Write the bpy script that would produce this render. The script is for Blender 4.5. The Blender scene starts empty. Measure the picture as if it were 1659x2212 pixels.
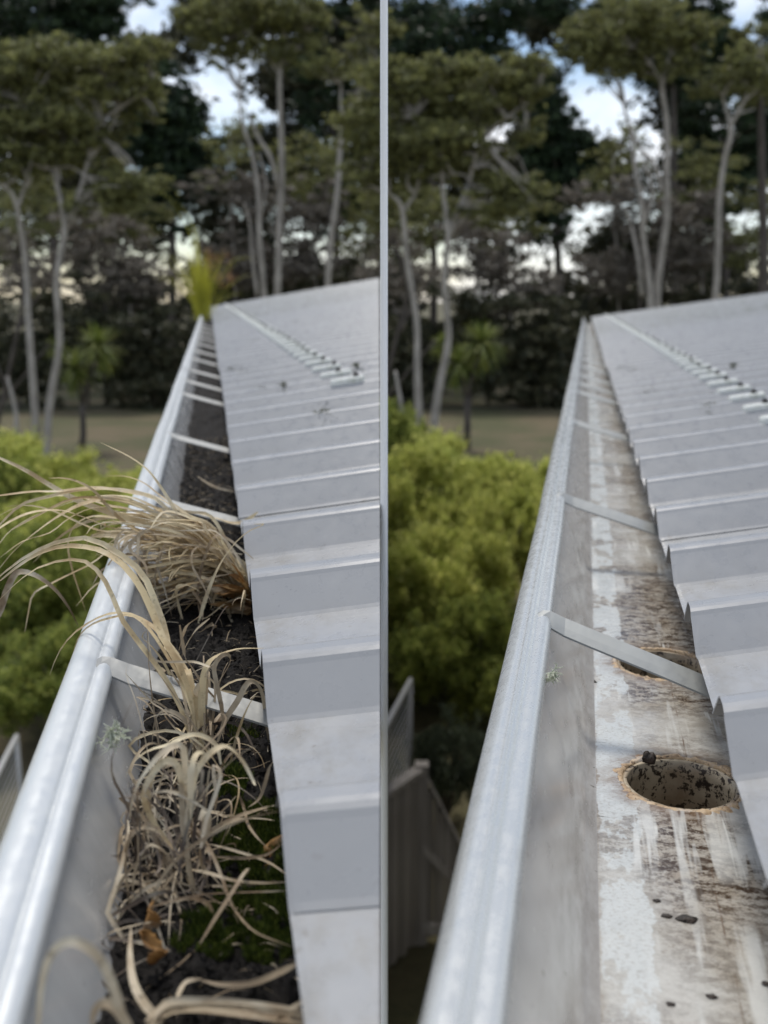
import bpy, bmesh, math, random
import numpy as np
from mathutils import Vector, Matrix, noise as mnoise

random.seed(7); RNG = np.random.default_rng(7)
scene = bpy.context.scene
COL = scene.collection

# ------------------------------------------------------------------ camera
ZC = 5.0                                   # eye height above the yard
F, CX, CY = 2200.0, 829.5, 1106.0          # focal length and centre, measured on a 1659 px wide view
PITCH = math.atan((CY - 640) / F)
cam = bpy.data.cameras.new('camera'); camo = bpy.data.objects.new('camera', cam); COL.objects.link(camo)
camo.location = (0, 0, ZC); camo.rotation_euler = (math.pi/2 - PITCH, 0, 0)
cam.sensor_fit = 'HORIZONTAL'; cam.sensor_width = 36.0; cam.lens = F/1659*36
cam.clip_start = 0.02; cam.clip_end = 2000
cam.dof.use_dof = True; cam.dof.focus_distance = 0.76; cam.dof.aperture_fstop = 9.6
cam.dof.aperture_blades = 0
scene.camera = camo

# ------------------------------------------------------------------ world, sun, exposure
SUN_EL, SUN_AZ = math.radians(62), math.radians(350)     # azimuth clockwise from +Y
w = bpy.data.worlds.new('World'); scene.world = w; w.use_nodes = True
nt = w.node_tree; nt.nodes.clear()
out = nt.nodes.new('ShaderNodeOutputWorld'); bg = nt.nodes.new('ShaderNodeBackground')
sky = nt.nodes.new('ShaderNodeTexSky'); sky.sky_type = 'NISHITA'; sky.sun_disc = False
sky.sun_elevation = SUN_EL; sky.sun_rotation = SUN_AZ; sky.air_density = 1.0; sky.dust_density = 0.5
tc = nt.nodes.new('ShaderNodeTexCoord'); nz = nt.nodes.new('ShaderNodeTexNoise')
nz.inputs['Scale'].default_value = 3.2; nz.inputs['Detail'].default_value = 6; nz.inputs['Roughness'].default_value = .55
mp = nt.nodes.new('ShaderNodeMapping'); mp.inputs['Scale'].default_value = (1, 1, 1.8); mp.inputs['Location'].default_value = (.35, .2, .1)
rp = nt.nodes.new('ShaderNodeValToRGB'); rp.color_ramp.elements[0].position = .44; rp.color_ramp.elements[1].position = .64
mx = nt.nodes.new('ShaderNodeMixRGB'); mx.inputs['Color2'].default_value = (9.6, 9.8, 10.2, 1)
nt.links.new(tc.outputs['Generated'], mp.inputs['Vector']); nt.links.new(mp.outputs['Vector'], nz.inputs['Vector'])
nt.links.new(nz.outputs['Fac'], rp.inputs['Fac']); nt.links.new(rp.outputs['Color'], mx.inputs['Fac'])
nt.links.new(sky.outputs['Color'], mx.inputs['Color1']); nt.links.new(mx.outputs['Color'], bg.inputs['Color'])
bg.inputs['Strength'].default_value = .10
nt.links.new(bg.outputs['Background'], out.inputs['Surface'])
sl = bpy.data.lights.new('sun', 'SUN'); sl.energy = 2.0; sl.angle = math.radians(14); sl.color = (1, .95, .87)
so = bpy.data.objects.new('sun', sl); COL.objects.link(so)
sd = Vector((math.sin(SUN_AZ)*math.cos(SUN_EL), math.cos(SUN_AZ)*math.cos(SUN_EL), math.sin(SUN_EL)))
so.rotation_euler = sd.to_track_quat('Z', 'Y').to_euler(); so.location = (-10, -10, 30)
vs = scene.view_settings; vs.view_transform = 'Standard'; vs.look = 'None'; vs.gamma = 1; vs.use_curve_mapping = False
vs.exposure = 0.38
scene.render.engine = 'CYCLES'
scene.cycles.use_denoising = True
scene.cycles.max_bounces = 8; scene.cycles.transparent_max_bounces = 8

# ------------------------------------------------------------------ geometry helpers
RT = Vector((1, 0, 0)); FW = Vector((0, math.cos(PITCH), -math.sin(PITCH))); UPV = Vector((0, math.sin(PITCH), math.cos(PITCH)))
EYE = Vector((0, 0, ZC))
def ray(x, y): return RT*((x-CX)/F) - UPV*((y-CY)/F) + FW
def at_y(x, y, Y): r = ray(x, y); return EYE + r*(Y/r.y)                 # point at forward distance Y
def on_ground(x, y): r = ray(x, y); return EYE + r*(-ZC/r.z)
class Frame:
    """gutter frame: x across to the right, y along the gutter, z up; origin under the camera's place"""
    def __init__(s, vp):
        s.d = ray(*vp).normalized(); s.u = s.d.cross(Vector((0, 0, 1))).normalized(); s.v = s.u.cross(s.d)
        m = Matrix((s.u, s.d, s.v)).transposed().to_4x4(); m.translation = EYE; s.m = m
    def loc(s, r): return Vector((r.dot(s.u), r.dot(s.d), r.dot(s.v)))
    def at_v(s, x, y, v): r = s.loc(ray(x, y)); return r*(v/r.z)
    def at_s(s, x, y, t): r = s.loc(ray(x, y)); return r*(t/r.y)
FL, FR = Frame((451, 633)), Frame((1267, 655))
FL.k, FL.mm, FL.lip, FL.edge, FL.s0 = -.28, .17, -.105, .026, .449
FR.k, FR.mm, FR.lip, FR.edge, FR.s0 = .20, .14, -.0487, .086, .605
PITCHW = .197
CUT_L = (Vector((-(8.5)/F, 0, 0)) , None)

def mesh(name, verts, faces, mat=None, smooth=False):
    me = bpy.data.meshes.new(name); me.from_pydata([tuple(v) for v in verts], [], faces); me.update()
    if mat: me.materials.append(mat)
    if smooth: me.shade_smooth()
    return me
def link(name, me, parent=None, m=None):
    o = bpy.data.objects.new(name, me); COL.objects.link(o)
    if parent is not None: o.parent = parent
    if m is not None: o.matrix_local = m
    return o
def tag(o, label=None, cat=None, group=None, kind=None):
    if label: o['label'] = label
    if cat: o['category'] = cat
    if group: o['group'] = group
    if kind: o['kind'] = kind
    return o
def empty(name, m, label, cat, group=None):
    o = bpy.data.objects.new(name, None); COL.objects.link(o); o.matrix_world = m; o.empty_display_size = .1
    return tag(o, label, cat, group)
def copy_tree(o, parent=None):
    c = o.copy(); COL.objects.link(c)
    if parent is not None: c.parent = parent
    for ch in list(o.children):
        if ch.name in COL.objects: copy_tree(ch, c)
    return c
class MB:
    def __init__(s): s.v = []; s.f = []
    def quad_strip(s, rows, close=False):
        b = len(s.v); n = len(rows[0])
        for r in rows: s.v += [tuple(p) for p in r]
        for i in range(len(rows)-1):
            for j in range(n if close else n-1):
                k = (j+1) % n
                s.f.append((b+i*n+j, b+i*n+k, b+(i+1)*n+k, b+(i+1)*n+j))
    def tube(s, pts, rad, n=7, cap=True):
        pts = [Vector(p) for p in pts]; rows = []; up = Vector((.31, .2, .93)).normalized()
        for i, p in enumerate(pts):
            t = (pts[min(i+1, len(pts)-1)] - pts[max(i-1, 0)]).normalized()
            a = t.cross(up)
            if a.length < 1e-4: a = t.cross(Vector((1, 0, 0)))
            a.normalize(); b = t.cross(a); r = rad[i] if hasattr(rad, '__len__') else rad
            rows.append([p + (a*math.cos(q) + b*math.sin(q))*r for q in [2*math.pi*k/n for k in range(n)]])
        b0 = len(s.v); s.quad_strip(rows, True)
        if cap:
            s.f.append(tuple(b0+k for k in range(n))[::-1]); e = b0+(len(rows)-1)*n
            s.f.append(tuple(e+k for k in range(n)))
    def box(s, c, d, m=None):
        b = len(s.v)
        for sx in (-1, 1):
            for sy in (-1, 1):
                for sz in (-1, 1):
                    p = Vector((c[0]+sx*d[0]/2, c[1]+sy*d[1]/2, c[2]+sz*d[2]/2)); s.v.append(tuple(m @ p if m else p))
        s.f += [(b+i for i in q) for q in ()]
        for q in ((0,1,3,2),(4,6,7,5),(0,4,5,1),(2,3,7,6),(0,2,6,4),(1,5,7,3)): s.f.append(tuple(b+i for i in q))
    def mesh(s, name, mat=None, smooth=False): return mesh(name, s.v, s.f, mat, smooth)
def smooth_path(pts, n):
    """Catmull-Rom through pts, n samples"""
    P = [Vector(p) for p in pts]; P = [P[0]*2-P[1]] + P + [P[-1]*2-P[-2]]
    res = []; m = len(P)-3
    for i in range(n):
        t = i/(n-1)*m; k = min(int(t), m-1); f = t-k; a, b, c, d = P[k:k+4]
        res.append(.5*((2*b) + (c-a)*f + (2*a-5*b+4*c-d)*f*f + (3*b-a-3*c+d)*f*f*f))
    return res
def clip_plane(me, co, no):
    bm = bmesh.new(); bm.from_mesh(me)
    bmesh.ops.bisect_plane(bm, geom=bm.verts[:]+bm.edges[:]+bm.faces[:], plane_co=co, plane_no=no, clear_outer=True, dist=1e-6)
    bm.to_mesh(me); bm.free()

# ------------------------------------------------------------------ material helpers
class NT:
    def __init__(s, name, rough=.5, metal=0, spec=None):
        s.m = bpy.data.materials.new(name); s.m.use_nodes = True; s.t = s.m.node_tree
        s.b = s.t.nodes['Principled BSDF']; s.b.inputs['Roughness'].default_value = rough; s.b.inputs['Metallic'].default_value = metal
        if spec is not None: s.b.inputs['Specular IOR Level'].default_value = spec
        s._oc = None
    def new(s, t, **kw):
        n = s.t.nodes.new(t)
        for k, v in kw.items(): setattr(n, k, v)
        return n
    def l(s, a, b): s.t.links.new(a, b)
    def oc(s):
        if not s._oc: s._oc = s.new('ShaderNodeTexCoord').outputs['Object']
        return s._oc
    def noise(s, scale, detail=4, rough=.55, stretch=None, vec=None, off=None):
        n = s.new('ShaderNodeTexNoise'); n.inputs['Scale'].default_value = scale; n.inputs['Detail'].default_value = detail
        n.inputs['Roughness'].default_value = rough
        v = vec or s.oc()
        if stretch or off:
            mp = s.new('ShaderNodeMapping')
            if stretch: mp.inputs['Scale'].default_value = stretch
            if off: mp.inputs['Location'].default_value = off
            s.l(v, mp.inputs['Vector']); v = mp.outputs['Vector']
        s.l(v, n.inputs['Vector']); return n.outputs['Fac']
    def ramp(s, fac, stops, interp='LINEAR'):
        r = s.new('ShaderNodeValToRGB'); r.color_ramp.interpolation = interp; e = r.color_ramp.elements
        while len(e) < len(stops): e.new(.5)
        for i, (p, c) in enumerate(stops):
            e[i].position = p; e[i].color = (c, c, c, 1) if not hasattr(c, '__len__') else (*c[:3], 1)
        s.l(fac, r.inputs['Fac']); return r.outputs['Color']
    def mix(s, fac, a, b, mode='MIX'):
        n = s.new('ShaderNodeMixRGB', blend_type=mode)
        for i, x in ((0, fac), (1, a), (2, b)):
            if isinstance(x, (int, float)): n.inputs[i].default_value = x if i == 0 else (x, x, x, 1)
            elif hasattr(x, 'is_output'): s.l(x, n.inputs[i])
            else: n.inputs[i].default_value = (*x[:3], 1)
        return n.outputs['Color']
    def math(s, op, a, b=None, c=None, clamp=False):
        n = s.new('ShaderNodeMath', operation=op, use_clamp=clamp)
        for i, x in enumerate((a, b, c)):
            if x is None: continue
            if isinstance(x, (int, float)): n.inputs[i].default_value = x
            else: s.l(x, n.inputs[i])
        return n.outputs[0]
    def xyz(s):
        n = s.new('ShaderNodeSeparateXYZ'); s.l(s.oc(), n.inputs[0]); return n.outputs
    def col(s, c):
        if hasattr(c, 'is_output'): s.l(c, s.b.inputs['Base Color'])
        else: s.b.inputs['Base Color'].default_value = (*c[:3], 1)
        return s
    def rough(s, c): s.l(c, s.b.inputs['Roughness']); return s
    def bump(s, h, strength=.3, dist=.001):
        n = s.new('ShaderNodeBump'); n.inputs['Strength'].default_value = strength; n.inputs['Distance'].default_value = dist
        s.l(h, n.inputs['Height']); s.l(n.outputs['Normal'], s.b.inputs['Normal']); return s

def leaf_mat(name, stops, trans=.25, rough=.55):
    m = NT(name, rough, spec=.3); g = m.new('ShaderNodeNewGeometry')
    c = m.ramp(g.outputs['Random Per Island'], stops)
    n = m.noise(.9, 2)
    c = m.mix(m.ramp(n, [(.35, 0), (.65, .5)]), c, m.mix(1, c, (.7, .66, .6), 'MULTIPLY'))
    m.col(c)
    tr = m.new('ShaderNodeBsdfTranslucent'); m.l(c, tr.inputs['Color']); ms = m.new('ShaderNodeMixShader'); ms.inputs[0].default_value = trans
    m.l(m.b.outputs[0], ms.inputs[1]); m.l(tr.outputs[0], ms.inputs[2]); m.l(ms.outputs[0], m.t.nodes['Material Output'].inputs['Surface'])
    return m.m
# foliage
M_KANUKA = leaf_mat('kanuka_leaves', [(0, (.12, .12, .070)), (.5, (.205, .215, .085)), (1, (.35, .36, .13))], .35)
M_CONIFER = leaf_mat('conifer_needles', [(0, (.017, .03, .018)), (.6, (.033, .058, .029)), (1, (.065, .105, .042))], .15)
M_DRY = leaf_mat('dry_twigs', [(0, (.11, .096, .080)), (.6, (.20, .178, .148)), (1, (.33, .295, .25))], .2)
M_DARKSHRUB = leaf_mat('dark_shrub_leaves', [(0, (.036, .042, .024)), (.6, (.078, .082, .046)), (1, (.16, .15, .09))], .25)
M_BUSH = leaf_mat('bush_leaves', [(0, (.30, .36, .07)), (.5, (.53, .57, .15)), (1, (.78, .77, .26))], .58)
M_BUSH2 = leaf_mat('bush_green_leaves', [(0, (.15, .20, .05)), (.6, (.32, .37, .09)), (1, (.54, .57, .16))], .58)
M_GREYBUSH = leaf_mat('grey_green_leaves', [(0, (.05, .065, .04)), (1, (.13, .16, .10))], .2)
M_CABBAGE = leaf_mat('sword_leaves', [(0, (.10, .14, .03)), (.6, (.20, .25, .05)), (1, (.36, .38, .11))], .3)
M_GRASS = leaf_mat('live_grass', [(0, (.26, .28, .03)), (.6, (.48, .47, .06)), (1, (.66, .60, .13))], .45)
M_MOSS = leaf_mat('moss', [(0, (.015, .026, .005)), (.6, (.055, .082, .012)), (1, (.18, .21, .04))], .2)
M_LICHEN = leaf_mat('lichen', [(0, (.52, .56, .42)), (1, (.76, .79, .66))], .2)
M_ROOFMOSS = leaf_mat('roof_moss', [(0, (.05, .055, .03)), (.6, (.16, .17, .11)), (1, (.33, .33, .24))], .1)
m = NT('bark', .85); c = m.ramp(m.noise(6, 5, .6, (1, 1, .25)), [(.3, (.22, .20, .175)), (.6, (.43, .395, .35)), (.8, (.58, .54, .49))])
M_BARK = m.col(c).bump(m.noise(18, 4, .6, (1, 1, .2)), .5, .02).m
m = NT('dark_bark', .9); M_BARK2 = m.col(m.ramp(m.noise(7, 4, .6, (1, 1, .25)), [(.3, (.05, .042, .035)), (.7, (.13, .11, .095))])).m
# ground
m = NT('lawn', .95)
c = m.mix(m.ramp(m.noise(.35, 5), [(.4, 0), (.62, 1)]), m.ramp(m.noise(9, 4), [(.3, (.05, .055, .02)), (.7, (.09, .088, .035))]), m.ramp(m.noise(14, 4), [(.3, (.09, .07, .038)), (.7, (.15, .12, .065))]))
M_GROUND = m.col(c).bump(m.noise(25, 4), .6, .03).m
# metals / paint
m = NT('roof_paint', .38, 0, .6)
base = m.mix(m.ramp(m.noise(9, 3), [(.35, 0), (.7, 1)]), (.268, .272, .278), (.305, .309, .315))
X = m.xyz()
zloc = m.noise(30, 5, .65)
speck = m.ramp(m.noise(420, 2, .5), [(.70, 0), (.76, 1)])
fleck = m.ramp(m.noise(75, 3, .6), [(.66, 0), (.73, 1)])
at = m.new('ShaderNodeAttribute', attribute_name='pan')           # where rain leaves grime: low pans, by the eave
pan = at_ = at.outputs['Fac']
dirt = m.math('MULTIPLY', m.ramp(m.noise(38, 7, .75, (1, .6, 1)), [(.44, 0), (.66, 1)]), m.math('ADD', m.math('MULTIPLY', m.ramp(m.noise(4.3, 2), [(.42, 0), (.6, 1)]), .55), m.ramp(at_, [(.74, 0), (.97, .9)]), clamp=True))
c = m.mix(m.math('MULTIPLY', pan, .5), base, (.32, .32, .315))
c = m.mix(m.math('MULTIPLY', m.math('MULTIPLY', pan, dirt), .7), c, (.22, .205, .175))
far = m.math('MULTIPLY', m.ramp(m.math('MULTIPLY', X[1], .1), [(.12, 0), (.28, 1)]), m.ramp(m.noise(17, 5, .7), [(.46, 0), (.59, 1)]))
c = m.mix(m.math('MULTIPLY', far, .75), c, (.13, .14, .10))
c = m.mix(m.math('MULTIPLY', speck, .35), c, (.12, .11, .10))
c = m.mix(m.math('MULTIPLY', fleck, m.math('MULTIPLY', pan, .8)), c, (.16, .14, .11))
m.col(c).rough(m.ramp(m.noise(60, 3), [(.3, .24), (.7, .38)]))
m.bump(m.noise(700, 2), .05, .0004)
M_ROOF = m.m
m = NT('clip_paint', .45); M_CLIP = m.col(m.mix(m.ramp(m.noise(90, 4), [(.5, 0), (.7, 1)]), (.70, .71, .67), (.40, .41, .33))).m
m = NT('screw', .5, .5); M_SCREW = m.col((.06, .055, .05)).m
def gutter_metal(name, a, b, rough, metal, streak):
    m = NT(name, rough, metal)
    n1 = m.noise(14, 5, .6, (1, .12, 1)); n2 = m.noise(160, 4, .6, (1, .5, 1)); n3 = m.noise(55, 5, .7, (1, .07, 1))
    c = m.mix(m.ramp(n1, [(.3, 0), (.7, 1)]), a, b)
    c = m.mix(m.ramp(n3, [(.62, 0), (.74, streak)]), c, (.33, .32, .30))
    c = m.mix(m.ramp(n2, [(.68, 0), (.80, .35)]), c, (.30, .28, .25))
    m.col(c).rough(m.ramp(n2, [(.3, rough-.06), (.7, rough+.12)])); m.bump(n1, .12, .0012)
    return m.m
M_LIPL = gutter_metal('pale_galvanised', (.53, .545, .54), (.62, .635, .63), .36, .4, .3)
M_LIPR = gutter_metal('rubbed_galvanised', (.47, .48, .47), (.57, .58, .565), .25, .35, .7)
M_STRAPL = gutter_metal('pale_strap', (.27, .275, .265), (.37, .37, .355), .55, .2, .6)
M_STRAPR = gutter_metal('grey_strap', (.24, .25, .245), (.35, .36, .35), .42, .4, .7)
# inner wall of the gutters
def wall_metal(name, a, b, grime):
    m = NT(name, .22, .4)
    n1 = m.noise(22, 5, .65, (.6, 1, .12)); n2 = m.noise(60, 5, .7, (1, .3, 1.3)); X = m.xyz()
    c = m.mix(m.ramp(n1, [(.3, 0), (.7, 1)]), a, b)
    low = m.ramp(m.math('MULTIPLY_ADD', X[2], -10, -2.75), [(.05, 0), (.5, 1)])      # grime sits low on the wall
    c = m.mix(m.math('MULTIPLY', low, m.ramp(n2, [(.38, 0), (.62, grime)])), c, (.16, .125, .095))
    c = m.mix(m.ramp(m.noise(90, 4, .6), [(.69, 0), (.75, .7)]), c, (.12, .10, .08))
    m.col(c).rough(m.ramp(n2, [(.3, .16), (.7, .30)])); m.bump(n1, .05, .002); return m.m
M_WALLL = wall_metal('dull_inner_metal', (.50, .505, .50), (.64, .645, .64), .35)
M_WALLR = wall_metal('washed_inner_metal', (.62, .605, .58), (.70, .685, .66), .4)
# floor of the cleared gutter: grey-beige paint, peeled pale band, brown silt, a hairline seam
m = NT('stained_floor', .26, .0, .5); X = m.xyz()
wob = m.math('MULTIPLY_ADD', m.noise(34, 5, .7), .016, -.008)
u = m.math('ADD', X[0], wob)
band = m.math('MULTIPLY', m.ramp(m.math('MULTIPLY', u, 10), [(.205, 0), (.212, 1)]), m.ramp(m.math('MULTIPLY', u, 10), [(.485, 1), (.492, 0)]))
rag = m.ramp(m.noise(21, 5, .65, (1, .6, 1), off=(3, 1, 0)), [(.445, 0), (.47, 1)])
near = m.ramp(m.math('MULTIPLY', X[1], .5), [(.30, 1), (.37, .0)])
band = m.math('MULTIPLY', band, m.math('MAXIMUM', rag, m.math('MULTIPLY', near, .22)))
silt = m.ramp(m.noise(13, 6, .62, (1, .8, 1)), [(.36, 0), (.62, 1)])
fine = m.ramp(m.noise(430, 6, .8, (.7, 1.2, 1)), [(.47, 0), (.60, 1)])
patch = m.ramp(m.noise(19, 4, .6, (.8, 1, 1), off=(1.7, .4, 0)), [(.36, 0), (.54, 1)])
mid = m.ramp(m.noise(75, 7, .8, (.65, 1.25, 1), off=(7, 2, 0)), [(.45, 0), (.60, 1)])
def bell(v, c0, w_): return m.math('POWER', 2.718, m.math('MULTIPLY', m.math('POWER', m.math('DIVIDE', m.math('SUBTRACT', v, c0), w_), 2), -1))
right = m.ramp(m.math('MULTIPLY', u, 10), [(.40, .12), (.62, 1)])
below = m.math('MULTIPLY', m.math('ADD', m.math('MULTIPLY', bell(X[1], .595, .05), 1.5), m.math('ADD', bell(X[1], .86, .03), bell(X[1], 1.12, .13))), right)     # silt left beside the outlets
big = m.ramp(m.noise(7.5, 5, .62, (1, .75, 1), off=(1.7, .4, 0)), [(.41, 0), (.60, 1)])
S_ = m.math('ADD', m.math('MULTIPLY', below, m.ramp(m.noise(30, 4, .6), [(.3, .35), (.6, 1)])), m.math('MULTIPLY', big, .75), clamp=True)
streak = m.ramp(m.noise(120, 8, .82, (.72, 1.15, 1), off=(2, 5, 0)), [(.465, 0), (.54, 1)])
grit = m.ramp(m.noise(520, 5, .75, (.7, 1.2, 1)), [(.53, 0), (.60, 1)])
base = m.mix(m.ramp(m.noise(16, 6, .65, (1, .8, 1)), [(.34, 0), (.58, 1)]), (.38, .35, .295), (.525, .515, .48))
c = m.mix(m.math('MULTIPLY', S_, m.ramp(m.noise(60, 5, .65), [(.3, .2), (.65, .75)])), base, (.30, .24, .17))
c = m.mix(m.math('MULTIPLY', streak, m.math('MULTIPLY_ADD', S_, .88, .12)), c, (.055, .033, .018))
c = m.mix(m.math('MULTIPLY', grit, m.math('MULTIPLY_ADD', S_, .5, .16)), c, (.09, .06, .04))
c = m.mix(m.math('MULTIPLY', band, .72), c, m.mix(m.math('MULTIPLY', grit, .5), (.60, .635, .635), (.30, .27, .23)))
for hx_, hs_, hr_ in ((.0795, .700, .0425), (.0835, .948, .0435)):      # sludge ring round each outlet
    rr_ = m.math('SQRT', m.math('ADD', m.math('POWER', m.math('SUBTRACT', X[0], hx_), 2), m.math('POWER', m.math('SUBTRACT', X[1], hs_), 2)))
    ring = m.math('MULTIPLY', m.ramp(m.math('MULTIPLY', m.math('ADD', rr_, m.math('MULTIPLY', wob, 1.6)), 10), [((hr_+.002)*10, 1), ((hr_+.020)*10, 0)]), m.ramp(m.noise(95, 6, .7, (.7, 1.1, 1)), [(.36, .2), (.58, 1)]))
    c = m.mix(m.math('MULTIPLY', ring, .85), c, (.16, .095, .05))
wipe = m.math('MULTIPLY', m.ramp(m.noise(44, 4, .6, (1, .06, 1), off=(9, 0, 0)), [(.55, 0), (.61, 1)]), m.ramp(m.noise(8, 3, .5, off=(0, 3, 0)), [(.42, 0), (.56, .8)]))
c = m.mix(wipe, c, (.64, .645, .62))
scr = m.math('MULTIPLY', m.ramp(m.noise(160, 3, .5, (1, .035, 1)), [(.62, 0), (.66, 1)]), m.ramp(m.noise(9, 3), [(.5, 0), (.58, 1)]))
c = m.mix(m.math('MULTIPLY', scr, .7), c, (.72, .72, .68))
uw = m.math('ADD', X[0], m.math('MULTIPLY_ADD', m.noise(12, 3), .006, -.003))
seam = m.math('LESS_THAN', m.math('ABSOLUTE', m.math('SUBTRACT', uw, .0875)), .00045)
c = m.mix(m.math('MULTIPLY', seam, m.ramp(m.noise(60, 3), [(.45, .1), (.62, .75)])), c, (.14, .09, .06))
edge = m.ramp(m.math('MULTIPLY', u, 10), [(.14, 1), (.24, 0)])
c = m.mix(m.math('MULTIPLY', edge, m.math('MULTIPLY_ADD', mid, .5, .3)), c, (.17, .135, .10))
m.col(c).rough(m.ramp(m.noise(40, 4), [(.35, .12), (.65, .36)])); m.bump(m.math('ADD', m.math('MULTIPLY', grit, .5), m.math('MULTIPLY', band, 1.5)), .16, .0004)
M_FLOOR = m.m
m = NT('outlet_rim', .6)
c = m.mix(m.ramp(m.noise(90, 6, .7), [(.35, 0), (.68, 1)]), (.60, .45, .28), (.24, .14, .07))
c = m.mix(m.ramp(m.noise(330, 5, .75), [(.54, 0), (.62, .9)]), c, (.05, .03, .018))
c = m.mix(m.ramp(m.noise(50, 4), [(.56, 0), (.70, .8)]), c, (.62, .58, .53))
M_RIM = m.col(c).bump(m.noise(160, 4), .6, .002).m
m = NT('outlet_pipe', .5)
c = m.mix(m.ramp(m.noise(26, 5), [(.40, 0), (.68, .85)]), (.46, .39, .28), (.17, .11, .06))
c = m.mix(m.ramp(m.noise(170, 5, .7), [(.53, 0), (.58, 1)]), c, (.03, .018, .01))
c = m.mix(m.ramp(m.noise(48, 5, .7, off=(2, 1, 5)), [(.57, 0), (.62, 1)]), c, (.02, .013, .009))
M_PIPE = m.col(c).m
# soil and straw
m = NT('soil', .85, spec=.25)
c = m.ramp(m.noise(70, 6, .7), [(.3, (.005, .004, .0035)), (.58, (.016, .0135, .0115)), (.8, (.055, .048, .042))])
M_SOIL = m.col(c).bump(m.noise(220, 5, .7), 1, .004).m
def straw(name, stops, spot):
    m = NT(name, .6, spec=.35); oi = m.new('ShaderNodeObjectInfo')
    c = m.ramp(oi.outputs['Random'], stops)
    c = m.mix(m.ramp(m.noise(34, 4, .6), [(.42, 0), (.66, .85)]), c, m.mix(1, c, (.50, .40, .30), 'MULTIPLY'))
    c = m.mix(m.ramp(m.noise(23, 3, .6, off=(4, 4, 4)), [(.52, 0), (.68, .6)]), c, (.72, .66, .52))
    c = m.mix(m.ramp(m.noise(210, 3, .6), [(.60, 0), (.70, spot)]), c, (.06, .038, .022))
    m.col(c)
    tr = m.new('ShaderNodeBsdfTranslucent'); m.l(c, tr.inputs['Color']); ms = m.new('ShaderNodeMixShader'); ms.inputs[0].default_value = .2
    m.l(m.b.outputs[0], ms.inputs[1]); m.l(tr.outputs[0], ms.inputs[2]); m.l(ms.outputs[0], m.t.nodes['Material Output'].inputs['Surface'])
    return m.m
M_STRAW = straw('straw', [(0, (.48, .37, .20)), (.5, (.70, .58, .36)), (1, (.82, .72, .50))], .4)
M_STRAWG = straw('grey_straw', [(0, (.26, .195, .125)), (.5, (.47, .385, .265)), (1, (.66, .57, .42))], .6)
M_STRAWD = straw('old_straw', [(0, (.06, .045, .035)), (.6, (.15, .12, .095)), (1, (.30, .25, .20))], .6)
M_AMBER = straw('amber_sheath', [(0, (.30, .155, .05)), (.6, (.42, .245, .09)), (1, (.50, .34, .16))], .5)
M_DEADLEAF = straw('dead_leaf', [(0, (.34, .17, .05)), (1, (.44, .24, .08))], .9)
m = NT('weathered_wood', .9); oi = m.new('ShaderNodeObjectInfo')
M_WOOD = m.col(m.mix(m.math('MULTIPLY', oi.outputs['Random'], .6), m.ramp(m.noise(16, 5, .6, (1, 1, .08)), [(.3, (.24, .215, .195)), (.6, (.40, .37, .34)), (.8, (.52, .49, .46))]), (.12, .105, .09))).bump(m.noise(40, 4, .6, (1, 1, .06)), .4, .004).m
m = NT('pale_wire', .5, .3); M_WIRE = m.col((.5, .5, .5)).m
m = NT('white_paint', .4); M_WHITE = m.col(m.mix(m.noise(3, 2), (.86, .86, .86), (.9, .9, .9))).m
m = NT('house_paint', .7); M_HOUSE = m.col(m.mix(m.noise(5, 3), (.52, .50, .46), (.58, .56, .52))).m
m = NT('clod', .6); M_CLOD = m.col(m.ramp(m.noise(120, 4), [(.4, (.012, .008, .006)), (.7, (.06, .04, .028))])).bump(m.noise(300, 4), 1, .002).m

# ------------------------------------------------------------------ ground
def ground():
    n = 60; v = []; f = []
    xs = [math.copysign(abs(t)**2.2, t)*700 for t in np.linspace(-1, 1, n)]
    ys = [(-30 + 900*(t**2.2)) for t in np.linspace(0, 1, n)]
    for y in ys:
        for x in xs:
            z = .10*mnoise.noise((x*.09, y*.09, 3)) if abs(x) < 60 and 12 < y < 80 else 0
            v.append((x, y, z))
    for i in range(n-1):
        for j in range(n-1): f.append((i*n+j, i*n+j+1, (i+1)*n+j+1, (i+1)*n+j))
    o = link('ground', mesh('ground', v, f, M_GROUND, True)); tag(o, 'patchy green and brown lawn and yard', kind='structure')
ground()

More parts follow.
